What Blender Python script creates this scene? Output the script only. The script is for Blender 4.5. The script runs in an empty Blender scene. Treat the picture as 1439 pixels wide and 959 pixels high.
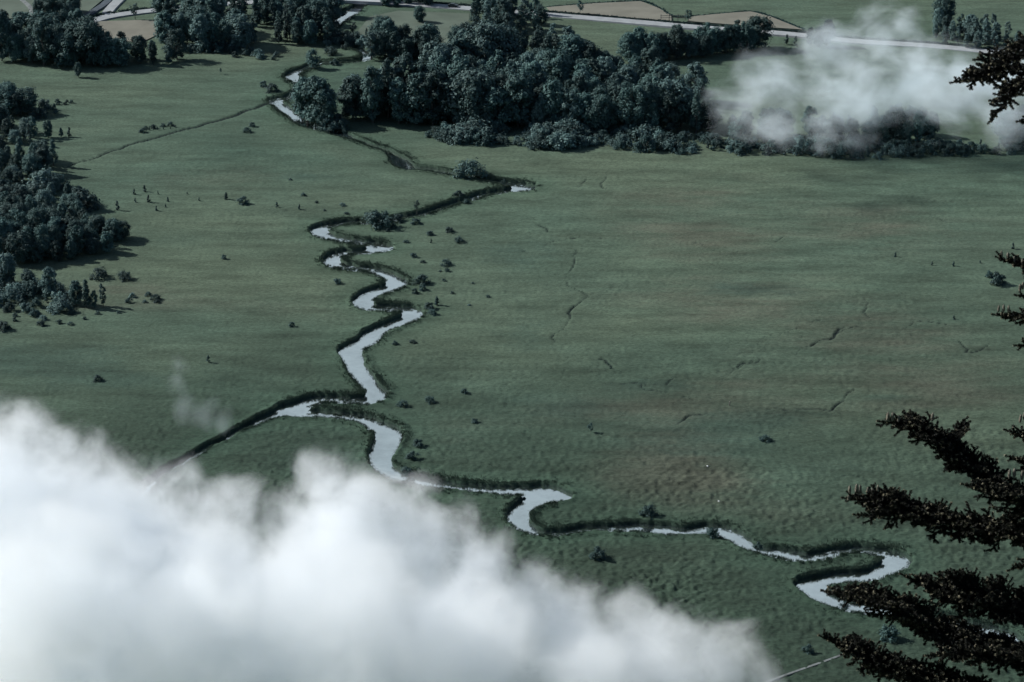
import bpy, math, random
import numpy as np
from mathutils import Vector, Matrix

random.seed(7)
rng = np.random.default_rng(11)
scene = bpy.context.scene
COL = scene.collection
R = math.radians

# ------------------------------------------------------------------ camera model
W0, H0, FPX = 1439.0, 959.0, 3400.0
CAM_H = 220.0
PITCH = R(22.93)
SP, CP = math.sin(PITCH), math.cos(PITCH)

def ray(x, y):
    u = (x - 719.5) / FPX
    v = -(y - 479.5) / FPX
    return np.array([u, CP + v * SP, -SP + v * CP])

def G(x, y, z=0.0):
    d = ray(x, y)
    t = (z - CAM_H) / d[2]
    return np.array([d[0] * t, d[1] * t, z])

def AT(x, y, dist):
    d = ray(x, y)
    d = d / np.linalg.norm(d)
    return np.array([0, 0, CAM_H]) + d * dist

def mpp(x, y):
    return np.linalg.norm(G(x, y) - np.array([0, 0, CAM_H])) / FPX

# ------------------------------------------------------------------ helpers
def np_mesh(name, verts, faces, smooth=False):
    """verts (N,3); faces list of arrays (M,3) / (M,4)"""
    if not isinstance(faces, (list, tuple)):
        faces = [faces]
    faces = [np.asarray(f, dtype=np.int32) for f in faces if len(f)]
    me = bpy.data.meshes.new(name)
    verts = np.asarray(verts, dtype=np.float32)
    me.vertices.add(len(verts))
    me.vertices.foreach_set('co', verts.ravel())
    loops = np.concatenate([f.ravel() for f in faces])
    sizes = np.concatenate([np.full(len(f), f.shape[1], dtype=np.int32) for f in faces])
    me.loops.add(len(loops))
    me.loops.foreach_set('vertex_index', loops)
    me.polygons.add(len(sizes))
    starts = np.concatenate([[0], np.cumsum(sizes)[:-1]]).astype(np.int32)
    me.polygons.foreach_set('loop_start', starts)
    me.polygons.foreach_set('use_smooth', np.full(len(sizes), smooth, dtype=bool))
    me.update(calc_edges=True)
    me.validate()
    return me

def attr(me, name, values):
    a = me.attributes.new(name, 'FLOAT', 'POINT')
    a.data.foreach_set('value', np.asarray(values, dtype=np.float32))

def link(name, me, mat=None, parent=None):
    o = bpy.data.objects.new(name, me)
    COL.objects.link(o)
    if mat is not None:
        if not me.materials:
            me.materials.append(mat)
    if parent is not None:
        o.parent = parent
    return o

def tag(o, label=None, cat=None, group=None, kind=None):
    if label: o['label'] = label
    if cat: o['category'] = cat
    if group: o['group'] = group
    if kind: o['kind'] = kind
    return o

def empty(name, loc, rz=0.0, s=1.0):
    o = bpy.data.objects.new(name, None)
    COL.objects.link(o)
    o.location = loc
    o.rotation_euler = (0, 0, rz)
    o.scale = (s, s, s) if not isinstance(s, tuple) else s
    return o

def vnoise(p, scale, seed=0):
    """value noise, p (N,2|3) -> 0..1"""
    q = p / scale
    D = q.shape[1]
    i = np.floor(q).astype(np.int64)
    f = q - i
    f = f * f * (3 - 2 * f)
    out = 0
    for c in range(1 << D):
        w = 1.0
        h = np.full(len(q), seed * 1013904223 + 12345, dtype=np.int64)
        for k in range(D):
            b = (c >> k) & 1
            w = w * (f[:, k] if b else 1 - f[:, k])
            h = (h ^ ((i[:, k] + b) * (73856093, 19349663, 83492791)[k])) * 2654435761 & 0xffffffff
            h = (h ^ (h >> 15))
        h = (h * 2246822519) & 0xffffffff
        h = (h ^ (h >> 13))
        out = out + w * ((h & 0xffff) / 65535.0)
    return out

def fbm(p, scale, octv=4, seed=0):
    s, a, t = 0, 1.0, 0
    for k in range(octv):
        s = s + a * vnoise(p, scale / (2 ** k), seed + k * 17)
        t += a
        a *= 0.5
    return s / t

def smooth_line(pts, step=1.2):
    """Catmull-Rom through pts (N,k), resampled at about step metres (first two comps)."""
    pts = np.asarray(pts, float)
    P = np.vstack([2 * pts[0] - pts[1], pts, 2 * pts[-1] - pts[-2]])
    out = []
    for i in range(1, len(P) - 2):
        p0, p1, p2, p3 = P[i - 1], P[i], P[i + 1], P[i + 2]
        n = max(2, int(np.linalg.norm((p2 - p1)[:2]) / step))
        for k in range(n):
            t = k / n
            out.append(0.5 * ((2 * p1) + (-p0 + p2) * t + (2 * p0 - 5 * p1 + 4 * p2 - p3) * t * t + (-p0 + 3 * p1 - 3 * p2 + p3) * t ** 3))
    out.append(pts[-1])
    return np.array(out)

# ------------------------------------------------------------------ materials
def new_mat(name):
    m = bpy.data.materials.new(name)
    m.use_nodes = True
    nt = m.node_tree
    nt.nodes.clear()
    out = nt.nodes.new('ShaderNodeOutputMaterial')
    return m, nt, out

def N(nt, typ, **kw):
    n = nt.nodes.new(typ)
    for k, v in kw.items():
        setattr(n, k, v)
    return n

def bsdf(nt, out, rough=0.9, spec=0.2):
    b = N(nt, 'ShaderNodeBsdfPrincipled')
    b.inputs['Roughness'].default_value = rough
    b.inputs['Specular IOR Level'].default_value = spec
    nt.links.new(b.outputs[0], out.inputs['Surface'])
    return b

def noise_node(nt, scale, detail=4, rough=0.55, coord=None, stretch=None):
    tc = coord or N(nt, 'ShaderNodeTexCoord').outputs['Object']
    if stretch:
        mp = N(nt, 'ShaderNodeMapping')
        mp.inputs['Scale'].default_value = stretch
        nt.links.new(tc, mp.inputs['Vector'])
        tc = mp.outputs['Vector']
    n = N(nt, 'ShaderNodeTexNoise')
    n.inputs['Scale'].default_value = scale
    n.inputs['Detail'].default_value = detail
    n.inputs['Roughness'].default_value = rough
    nt.links.new(tc, n.inputs['Vector'])
    return n

def ramp(nt, src, stops):
    r = N(nt, 'ShaderNodeValToRGB')
    els = r.color_ramp.elements
    while len(els) < len(stops):
        els.new(0.5)
    for e, (p, c) in zip(els, stops):
        e.position = p
        e.color = (*c, 1)
    nt.links.new(src, r.inputs[0])
    return r

def mix(nt, fac, a, b, mode='MIX'):
    m = N(nt, 'ShaderNodeMix', data_type='RGBA', blend_type=mode)
    for s, v in ((m.inputs[0], fac), (m.inputs[6], a), (m.inputs[7], b)):
        if hasattr(v, 'links') or hasattr(v, 'is_linked'):
            nt.links.new(v, s)
        elif isinstance(v, (int, float)):
            s.default_value = v
        else:
            s.default_value = (*v, 1)
    return m.outputs[2]

def math_node(nt, op, a, b=None, c=None, clamp=False):
    n = N(nt, 'ShaderNodeMath', operation=op, use_clamp=clamp)
    for s, v in zip(n.inputs, (a, b, c)):
        if v is None:
            continue
        if hasattr(v, 'is_linked'):
            nt.links.new(v, s)
        else:
            s.default_value = v
    return n.outputs[0]

def simple(name, color, rough=0.9, var=0.25, scale=1.0, spec=0.2, objrand=0.0):
    m, nt, out = new_mat(name)
    b = bsdf(nt, out, rough, spec)
    n = noise_node(nt, scale, 5)
    lo = tuple(c * (1 - var) for c in color)
    hi = tuple(min(1, c * (1 + var)) for c in color)
    r = ramp(nt, n.outputs[0], [(0.3, lo), (0.7, hi)])
    col = r.outputs[0]
    if objrand:
        oi = N(nt, 'ShaderNodeObjectInfo')
        k = math_node(nt, 'MULTIPLY_ADD', oi.outputs['Random'], objrand * 2, 1 - objrand)
        v = N(nt, 'ShaderNodeVectorMath', operation='SCALE')
        nt.links.new(col, v.inputs[0]); nt.links.new(k, v.inputs['Scale'])
        col = v.outputs[0]
    nt.links.new(col, b.inputs['Base Color'])
    return m

def foliage_mat(name, dark, light, objrand=0.3):
    m, nt, out = new_mat(name)
    b = bsdf(nt, out, 0.75, 0.25)
    n = noise_node(nt, 0.5, 3)
    geo = N(nt, 'ShaderNodeNewGeometry')
    f = math_node(nt, 'MULTIPLY_ADD', geo.outputs['Random Per Island'], 0.6, math_node(nt, 'MULTIPLY_ADD', n.outputs[0], 1.4, -0.5), clamp=True)
    r = ramp(nt, f, [(0.0, dark), (1.0, light)])
    oi = N(nt, 'ShaderNodeObjectInfo')
    k = math_node(nt, 'MULTIPLY_ADD', oi.outputs['Random'], objrand * 2, 1 - objrand)
    v = N(nt, 'ShaderNodeVectorMath', operation='SCALE')
    nt.links.new(r.outputs[0], v.inputs[0]); nt.links.new(k, v.inputs['Scale'])
    nt.links.new(v.outputs[0], b.inputs['Base Color'])
    tr = N(nt, 'ShaderNodeBsdfTranslucent')
    nt.links.new(v.outputs[0], tr.inputs['Color'])
    ms = N(nt, 'ShaderNodeMixShader')
    ms.inputs[0].default_value = 0.10
    nt.links.new(b.outputs[0], ms.inputs[1]); nt.links.new(tr.outputs[0], ms.inputs[2])
    nt.links.new(ms.outputs[0], out.inputs['Surface'])
    return m

M_LEAF = foliage_mat('broadleaf foliage', (0.006, 0.030, 0.033), (0.070, 0.130, 0.120), 0.45)
M_LEAFP = foliage_mat('pale foliage', (0.020, 0.058, 0.060), (0.125, 0.200, 0.190), 0.3)
M_BUSH = foliage_mat('bush foliage', (0.008, 0.032, 0.035), (0.05, 0.092, 0.086), 0.3)
M_BARK = simple('bark', (0.06, 0.062, 0.06), 0.95, 0.3, 2.0)
M_REED = foliage_mat('reed', (0.018, 0.040, 0.030), (0.048, 0.078, 0.056), 0.0)
M_ROAD = simple('pale road surface', (0.225, 0.245, 0.255), 0.85, 0.15, 0.3)
M_TRACK = simple('pale track gravel', (0.12, 0.135, 0.135), 0.9, 0.4, 0.8)
M_RAIL = simple('dark track bed', (0.05, 0.065, 0.08), 0.9, 0.2, 0.6)
M_CONC = simple('concrete', (0.28, 0.30, 0.32), 0.85, 0.12, 0.5)
M_WOOD = simple('weathered wood', (0.11, 0.11, 0.10), 0.9, 0.25, 3.0)
M_STONE = simple('white stone', (0.7, 0.72, 0.72), 0.8, 0.08, 3.0)

# ------------------------------------------------------------------ river and ditches
# pixel centre lines with channel width in metres (x, y, w)
RIVER = [(530, -45, 5), (520, -12, 5), (509, 4, 4.6), (497, 13, 4.6), (484, 22, 5), (470, 33, 5), (466, 46, 4), (480, 60, 3.6), (508, 69, 3.6), (519, 78, 4),
         (505, 84, 3.4), (478, 86, 3.2), (450, 88, 3.4), (425, 97, 4.2), (408, 106, 4.4), (418, 114, 4.2), (426, 123, 3.6), (412, 133, 3.8), (388, 139, 4.2),
         (396, 149, 4.4), (411, 161, 4.6), (430, 173, 4.4), (452, 179, 4.4), (474, 186, 4.8), (500, 195, 2.2), (530, 206, 2.2), (552, 214, 3.0),
         (562, 225, 5.6), (572, 234, 5.0), (610, 239, 3.2), (650, 246, 3.2), (690, 253, 3.2), (730, 259, 4.6), (742, 264, 4.4), (715, 267, 3.6), (680, 273, 3.2),
         (640, 285, 3.2), (600, 297, 3.2), (555, 306, 3.4), (510, 311, 3.6), (470, 314, 4.2), (448, 319, 5.0), (452, 327, 5.2), (470, 334, 4.4),
         (500, 339, 4.2), (530, 344, 4.6), (538, 348, 5.0), (520, 352, 4.8), (485, 355, 4.8), (465, 361, 5.0), (472, 369, 4.8), (495, 374, 4.4),
         (525, 378, 4.6), (545, 385, 4.8), (560, 393, 5.2), (551, 400, 5.6), (528, 407, 5.2), (514, 418, 4.8), (512, 427, 5.2), (530, 431, 5.0), (555, 433, 5.0), (580, 436, 5.6),
         (574, 444, 5.4), (550, 454, 5.0), (527, 467, 5.2), (512, 480, 5.4), (492, 490, 5.8), (497, 504, 4.6), (506, 520, 4.2), (517, 537, 4.4), (530, 550, 4.8),
         (518, 559, 5.4), (490, 561, 4.6), (455, 560, 4.6), (425, 566, 5.2), (402, 575, 6.0), (425, 579, 4.6), (455, 581, 4.0), (490, 585, 4.0),
         (520, 592, 5.2), (543, 602, 6.2), (546, 618, 5.4), (538, 636, 4.6), (540, 655, 4.4), (560, 668, 4.4), (600, 676, 4.4), (640, 681, 4.4), (685, 685, 4.4),
         (730, 687, 5.0), (775, 691, 6.2), (785, 697, 5.6), (758, 701, 5.4), (736, 711, 4.8), (727, 725, 4.6), (733, 738, 4.2), (752, 745, 3.2), (790, 745, 2.8), (840, 740, 2.8), (885, 738, 4.2),
         (925, 741, 4.6), (960, 744, 4.0), (995, 741, 4.8), (1022, 745, 5.4), (1040, 755, 4.6), (1052, 765, 3.6), (1075, 772, 4.0), (1102, 775, 5.6), (1130, 780, 4.2), (1165, 778, 3.6),
         (1205, 771, 3.0), (1245, 776, 4.6), (1264, 785, 5.6), (1245, 797, 5.4), (1215, 808, 5.0), (1175, 812, 4.8), (1142, 818, 5.2), (1150, 830, 5.4), (1172, 841, 5.0), (1205, 850, 4.6), (1255, 856, 4.6), (1310, 868, 4.8),
         (1350, 876, 5.4), (1392, 889, 8.0), (1425, 905, 6), (1445, 925, 5), (1500, 940, 5)]
BRANCH = [(402, 575, 5.2), (372, 585, 3.0), (335, 604, 1.7), (295, 626, 1.7), (255, 648, 1.9), (225, 668, 1.9), (190, 700, 1.9)]
DITCH = [
    [(398, 137, 2.6), (375, 145, 1.8), (350, 154, 1.5), (320, 164, 1.5), (285, 175, 1.5), (250, 184, 1.3), (215, 194, 1.2), (180, 204, 1.1), (168, 211, 1.0), (140, 218, .8), (95, 233, .6)],
    [(808, 352, .5), (803, 375, .7), (796, 392, .7), (808, 405, .8), (824, 418, .9), (803, 433, .9), (800, 445, .8), (790, 458, .8), (778, 480, .6)],
    [(1215, 458, .5), (1183, 465, .9), (1168, 475, .9), (1140, 485, .9), (1126, 498, .8), (1124, 506, .6)],
    [(1215, 420, .4), (1214, 440, .6), (1212, 458, .6), (1160, 476, .5)],
    [(825, 245, .5), (818, 262, .6), (800, 266, .5)], [(850, 250, .6), (845, 258, .6), (853, 266, .4)],
    [(838, 502, .5), (850, 507, .8), (860, 518, .5)], [(750, 315, .5), (765, 320, .7), (776, 326, .5)],
    [(890, 540, .6), (905, 546, .9), (935, 552, .9), (960, 557, .8), (1005, 566, .5)],
    [(1030, 520, .4), (1050, 510, .7), (1062, 503, .5)], [(962, 592, .5), (970, 587, .9), (990, 578, .5)],
    [(1075, 576, .4), (1130, 575, .6), (1165, 574, .7), (1180, 562, .7), (1200, 546, .4)],
    [(1345, 478, .4), (1358, 494, .6), (1385, 485, .4)],
    [(1190, 440, .3), (1150, 452, .4), (1100, 468, .5), (1062, 490, .5), (1045, 512, .4), (1020, 540, .3)], [(920, 345, .3), (960, 341, .5), (990, 344, .5), (1000, 352, .3)],
    [(700, 352, .3), (760, 350, .4), (800, 338, .5), (850, 336, .3)], [(1100, 330, .3), (1085, 345, .4), (1040, 352, .5), (1010, 362, .3)], [(1300, 300, .3), (1330, 312, .4), (1360, 306, .3)],
    [(845, 545, .4), (880, 542, .6), (925, 540, .6), (950, 530, .4)], [(1380, 470, .3), (1340, 458, .4), (1300, 452, .4), (1262, 462, .3)], [(1240, 690, .3), (1210, 672, .4), (1180, 668, .4)],
]
def to_world(line, step):
    return smooth_line([(*G(x, y)[:2], w) for x, y, w in line], step)
river_w = to_world(RIVER, 1.0)
branch_w = to_world(BRANCH, 1.0)
ditch_w = [to_world(d, 1.0) for d in DITCH]
# small natural wobble of the ditches
for d in ditch_w:
    n = fbm(d[:, :2], 6.0, 3, 5) - 0.5
    m = fbm(d[:, :2], 6.0, 3, 9) - 0.5
    d[:, 0] += n * 3.0; d[:, 1] += m * 5.0
    if d is not ditch_w[0]:
        d[:, 2] *= 0.85 * np.clip((fbm(d[:, :2], 7.0, 3, 3) - 0.25) * 2.4, 0.1, 1.0)
        d[:, 0] += (fbm(d[:, :2], 2.5, 2, 13) - 0.5) * 1.6; d[:, 1] += (fbm(d[:, :2], 2.5, 2, 19) - 0.5) * 2.4
for d in (river_w, branch_w):
    d[:, 0] += (fbm(d[:, :2], 7.0, 3, 25) - 0.5) * 1.6
    d[:, 1] += (fbm(d[:, :2], 7.0, 3, 29) - 0.5) * 2.2
    d[:, 2] *= 0.74 + 0.36 * fbm(d[:, :2], 5.0, 2, 33)

def chan_dist(P, lines, reach=12.0):
    """signed distance to channel edge (metres; negative inside)"""
    best = np.full(len(P), 99.0)
    order = np.argsort(P[:, 1])
    ys = P[order, 1]
    for L in lines:
        for a, b in zip(L[:-1], L[1:]):
            lo = np.searchsorted(ys, min(a[1], b[1]) - reach)
            hi = np.searchsorted(ys, max(a[1], b[1]) + reach)
            if hi <= lo: continue
            idx = order[lo:hi]
            q = P[idx]
            keep = (q[:, 0] > min(a[0], b[0]) - reach) & (q[:, 0] < max(a[0], b[0]) + reach)
            idx = idx[keep]
            if not len(idx): continue
            q = P[idx]
            ab = b[:2] - a[:2]
            t = np.clip(((q - a[:2]) @ ab) / max(ab @ ab, 1e-9), 0, 1)
            dd = np.hypot(q[:, 0] - a[0] - ab[0] * t, q[:, 1] - a[1] - ab[1] * t) - 0.5 * (a[2] + (b[2] - a[2]) * t)
            best[idx] = np.minimum(best[idx], dd)
    return best

# ------------------------------------------------------------------ ground sheet
WATER_Z = -0.68
def build_ground():
    ys = list(np.arange(985, -20, -1.5))
    Ys = [G(719.5, y)[1] for y in ys]
    near = list(np.arange(215, Ys[0] - 2, 6.0))
    far = [Ys[-1] + 6 * (1.16 ** k - 1) / 0.16 for k in range(1, 42)]
    Y = np.array(near + Ys + far)
    uf = np.arange(-760, 761, 2.0) / FPX
    side = [uf[-1] + 0.002 * (1.25 ** k) for k in range(1, 28)]
    U = np.array([-s for s in side[::-1]] + list(uf) + side)
    depth = Y * CP + CAM_H * SP
    X = depth[:, None] * U[None, :]
    YY = np.repeat(Y[:, None], len(U), 1)
    P = np.stack([X.ravel(), YY.ravel()], 1)
    inside = (np.abs(np.repeat(U[None, :], len(Y), 0).ravel()) < 0.235) & (P[:, 1] < 1000) & (P[:, 1] > 300)
    z = np.zeros(len(P))
    Q = P[inside]
    z += (fbm(P, 90, 3, 1) - 0.5) * 0.9 * (P[:, 1] < 1500)
    near_w = np.clip((760 - Q[:, 1]) / 120, 0.12, 1)
    rough = np.clip(0.45 + 0.75 * (520 - Q[:, 1]) / 110, 0.45, 1.15)
    clump = np.clip(fbm(Q, 22, 4, 77) * 2.6 - 0.75, 0.15, 1.2)
    tuss = (fbm(Q, 1.0, 2, 3) - 0.5) * (0.32 + 0.24 * np.clip((475 - Q[:, 1]) / 60, 0, 1)) * (0.5 + clump) + (fbm(Q * np.array([0.3, 1.0]) + 0.2 * Q[:, ::-1], 11.0, 5, 8) - 0.5) * 0.42 * clump
    zz = z[inside] + tuss * near_w * rough
    d = chan_dist(Q, [river_w, branch_w])
    dd = chan_dist(Q, ditch_w)
    wob = (fbm(Q, 1.4, 2, 41) - 0.5) * 0.8 - 0.25
    d = d + wob
    prox = np.clip(1 - np.abs(d) / 14, 0, 1)
    zz = zz * (1 - 0.6 * np.clip(1 - d / 5, 0, 1))
    zz += 0.29 * np.clip((640 - Q[:, 1]) / 130, 0.35, 1) * np.exp(-(np.maximum(d - 0.5, 0) / 0.95) ** 2) * np.clip(0.1 + 2.2 * (fbm(Q, 8.0, 4, 51) - 0.15), 0.1, 1.5) * (d > -0.3)       # tall grass levee
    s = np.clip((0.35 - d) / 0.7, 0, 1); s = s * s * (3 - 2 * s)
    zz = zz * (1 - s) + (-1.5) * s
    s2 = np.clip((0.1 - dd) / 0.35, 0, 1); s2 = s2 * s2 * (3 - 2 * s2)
    zz = zz * (1 - s2) + (zz - 0.34) * s2
    zz = np.where(d < 0.2, zz, np.maximum(zz, -0.6))
    zz = np.where((d > 6) & (dd > 1), np.maximum(zz, -0.38), zz)
    z[inside] = zz
    z = np.where(inside, z, np.maximum(z, -0.4))
    nr, nc = len(Y), len(U)
    idx = np.arange(nr * nc).reshape(nr, nc)
    F = np.stack([idx[:-1, :-1], idx[:-1, 1:], idx[1:, 1:], idx[1:, :-1]], -1).reshape(-1, 4)
    me = np_mesh('ground', np.column_stack([P, z]), F, True)
    reed = np.zeros(len(P)); reed[inside] = np.clip(1 - np.maximum(d, 0) / 9, 0, 1) * 0.8 + 0.0 * dd
    attr(me, 'lush', np.clip(reed, 0, 1))
    channel_shade = np.zeros(len(P)); channel_shade[inside] = np.clip(s * 1.5, 0, 1) + np.clip(s2 * 1.0, 0, 0.9)  # shade of the bank faces put into the colour, ditch beds darkened alike
    attr(me, 'channel_shade', np.clip(channel_shade, 0, 1))
    # patches of heath (brown) and sedge (dark) where the photograph has them
    def blobs(lst):
        v = np.zeros(len(P))
        for x, y, rx, ry, a in lst:
            c = G(x, y); k = mpp(x, y)
            sy = k / math.sin(PITCH + math.atan((y - 479.5) / FPX))
            v += a * np.exp(-((P[:, 0] - c[0]) / (rx * k)) ** 2 - ((P[:, 1] - c[1]) / (ry * sy)) ** 2)
        return v
    heath = blobs([(930, 660, 120, 40, .9), (880, 580, 150, 30, .6), (1060, 560, 150, 40, .5), (1330, 550, 130, 30, .7), (1000, 720, 200, 60, .6), (1020, 420, 180, 40, .5),
                   (1250, 480, 200, 50, .5), (880, 790, 150, 40, .45), (1260, 320, 150, 40, .45), (300, 420, 250, 20, .4), (960, 330, 150, 40, .5), (560, 100, 1, 1, 0), (1000, 270, 140, 30, .4),
                   (300, 250, 150, 30, .3), (150, 410, 120, 25, .3), (660, 610, 70, 30, .3)])
    sedge = blobs([(60, 510, 120, 30, .9), (180, 535, 80, 14, .9), (960, 610, 130, 35, .8), (740, 360, 70, 25, .7), (1060, 410, 100, 14, .7), (910, 545, 60, 12, .9), (1100, 590, 90, 16, .6),
                   (740, 470, 80, 30, .5), (1200, 650, 140, 35, .4), (860, 760, 130, 30, .4), (1180, 860, 140, 40, .5), (300, 620, 160, 40, .5), (450, 640, 90, 40, .6), (760, 570, 90, 20, .7), (1240, 560, 60, 8, .6), (430, 250, 60, 10, .5)])
    wet = np.clip((560 - P[:, 1]) / 150 + 0.9 * (fbm(P, 45, 4, 95) - 0.5) + 0.12 * np.clip(-P[:, 0] / 60, -1, 1), 0, 1)  # darkens the meadow towards the viewer, broken up by noise
    attr(me, 'heath', heath); attr(me, 'sedge', sedge); attr(me, 'wet', wet)
    return me

def ground_mat():
    m, nt, out = new_mat('wet meadow')
    b = bsdf(nt, out, 0.95, 0.1)
    tc = N(nt, 'ShaderNodeTexCoord').outputs['Object']
    big = noise_node(nt, 0.012, 6, 0.6, tc, (0.6, 1, 1))
    mid = noise_node(nt, 0.16, 7, 0.7, tc, (0.28, 1, 1))
    fine = noise_node(nt, 1.9, 5, 0.7, tc, (0.6, 1, 1))
    base = ramp(nt, big.outputs[0], [(0.32, (0.044, 0.076, 0.056)), (0.5, (0.058, 0.088, 0.063)), (0.66, (0.070, 0.097, 0.067))])
    v = math_node(nt, 'MULTIPLY_ADD', mid.outputs[0], 1.9, 0.05)
    f = math_node(nt, 'MULTIPLY_ADD', fine.outputs[0], 1.7, 0.15)
    vf = math_node(nt, 'MULTIPLY', v, f)
    sc = N(nt, 'ShaderNodeVectorMath', operation='SCALE')
    nt.links.new(base.outputs[0], sc.inputs[0]); nt.links.new(vf, sc.inputs['Scale'])
    def at(n):
        a = N(nt, 'ShaderNodeAttribute', attribute_name=n)
        return a.outputs['Fac']
    def patch(a, lo, hi, src):
        k = math_node(nt, 'MULTIPLY_ADD', src, 2.2, -1.1)
        k = math_node(nt, 'ADD', at(a), k)
        mr = N(nt, 'ShaderNodeMapRange', interpolation_type='SMOOTHSTEP')
        mr.inputs['From Min'].default_value = lo; mr.inputs['From Max'].default_value = hi
        nt.links.new(k, mr.inputs['Value'])
        return math_node(nt, 'MULTIPLY', mr.outputs[0], math_node(nt, 'MINIMUM', math_node(nt, 'MULTIPLY', at(a), 2.2), 1.0))
    n1 = noise_node(nt, 0.07, 6, 0.7, tc, (0.35, 1, 1))
    n2 = noise_node(nt, 0.09, 6, 0.7, tc, (0.5, 1, 1))
    hs = N(nt, 'ShaderNodeVectorMath', operation='SCALE'); hs.inputs[0].default_value = (0.079, 0.079, 0.060); nt.links.new(vf, hs.inputs['Scale'])
    ss = N(nt, 'ShaderNodeVectorMath', operation='SCALE'); ss.inputs[0].default_value = (0.034, 0.062, 0.050); nt.links.new(vf, ss.inputs['Scale'])
    ls = N(nt, 'ShaderNodeVectorMath', operation='SCALE'); ls.inputs[0].default_value = (0.036, 0.068, 0.047); nt.links.new(vf, ls.inputs['Scale'])
    c = mix(nt, math_node(nt, 'MULTIPLY', patch('heath', 0.0, 1.1, n1.outputs[0]), 0.85), sc.outputs[0], hs.outputs[0])
    c = mix(nt, math_node(nt, 'MULTIPLY', patch('sedge', 0.1, 0.9, n2.outputs[0]), 0.6), c, ss.outputs[0])
    ws = N(nt, 'ShaderNodeVectorMath', operation='SCALE'); ws.inputs[0].default_value = (0.025, 0.042, 0.030); nt.links.new(vf, ws.inputs['Scale'])
    c = mix(nt, math_node(nt, 'MULTIPLY', at('wet'), 0.9), c, ws.outputs[0])
    c = mix(nt, math_node(nt, 'MULTIPLY', at('lush'), 0.7), c, ls.outputs[0])
    c = mix(nt, at('channel_shade'), c, (0.007, 0.013, 0.014))
    nt.links.new(c, b.inputs['Base Color'])
    bp = N(nt, 'ShaderNodeBump')
    bp.inputs['Strength'].default_value = 0.5
    bp.inputs['Distance'].default_value = 0.4
    nt.links.new(fine.outputs[0], bp.inputs['Height'])
    nt.links.new(bp.outputs[0], b.inputs['Normal'])
    return m

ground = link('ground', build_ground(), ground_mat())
tag(ground, 'flat green wet meadow of the valley floor with a winding stream', None, None, 'structure')

# ------------------------------------------------------------------ water
m, nt, out = new_mat('stream water')
gl = N(nt, 'ShaderNodeBsdfGlossy'); gl.inputs['Roughness'].default_value = 0.06; gl.inputs['Color'].default_value = (0.98, 0.98, 0.98, 1)
df = N(nt, 'ShaderNodeBsdfDiffuse'); df.inputs['Color'].default_value = (0.05, 0.07, 0.075, 1)
ms = N(nt, 'ShaderNodeMixShader'); ms.inputs[0].default_value = 0.97
nn = noise_node(nt, 0.5, 3)
bp = N(nt, 'ShaderNodeBump'); bp.inputs['Strength'].default_value = 0.05; bp.inputs['Distance'].default_value = 0.3
nt.links.new(nn.outputs[0], bp.inputs['Height']); nt.links.new(bp.outputs[0], gl.inputs['Normal'])
wn_ = noise_node(nt, 0.12, 5, 0.65)
wq = ramp(nt, wn_.outputs[0], [(0.35, (0.80, 0.80, 0.80)), (0.6, (0.98, 0.98, 0.98))])
nt.links.new(wq.outputs[0], ms.inputs[0])
nt.links.new(df.outputs[0], ms.inputs[1]); nt.links.new(gl.outputs[0], ms.inputs[2]); nt.links.new(ms.outputs[0], out.inputs['Surface'])
M_WATER = m
xs = np.linspace(-260, 260, 40); yw = np.linspace(290, 1020, 50)
wx, wy = np.meshgrid(xs, yw)
idx = np.arange(wx.size).reshape(wx.shape)
Fw = np.stack([idx[:-1, :-1], idx[:-1, 1:], idx[1:, 1:], idx[1:, :-1]], -1).reshape(-1, 4)
river = link('river', np_mesh('river', np.column_stack([wx.ravel(), wy.ravel(), np.full(wx.size, WATER_Z)]), Fw), M_WATER)
tag(river, 'pale winding stream reflecting the bright sky', None, None, 'structure')

# ------------------------------------------------------------------ hillside under the viewpoint
hx = np.linspace(-300, 300, 121); hy = np.concatenate([np.linspace(-80, 0, 20), np.linspace(3, 300, 100)])
HX, HY = np.meshgrid(hx, hy)
def hill_z(x, y):
    x = np.asarray(x, float); y = np.asarray(y, float)
    base = np.where(y < 2, 218.2 - 0.1 * np.maximum(-y, 0) * 0 + 0.25 * np.maximum(-y, 0), 218.2 - 0.80 * (y - 2))
    return base
hz = hill_z(HX, HY).ravel() + (fbm(np.column_stack([HX.ravel(), HY.ravel()]), 14, 4, 61) - 0.9) * 2.0 * np.clip(np.hypot(HX.ravel(), HY.ravel()) / 8, 0, 1)
idx = np.arange(HX.size).reshape(HX.shape)
Fh = np.stack([idx[:-1, :-1], idx[:-1, 1:], idx[1:, 1:], idx[1:, :-1]], -1).reshape(-1, 4)
hill = link('hillside', np_mesh('hillside', np.column_stack([HX.ravel(), HY.ravel(), hz]), Fh, True), simple('hillside grass', (0.06, 0.09, 0.05), 0.95, 0.4, 0.4))
tag(hill, 'steep grassy mountainside falling away below the viewpoint', None, None, 'structure')

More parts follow.
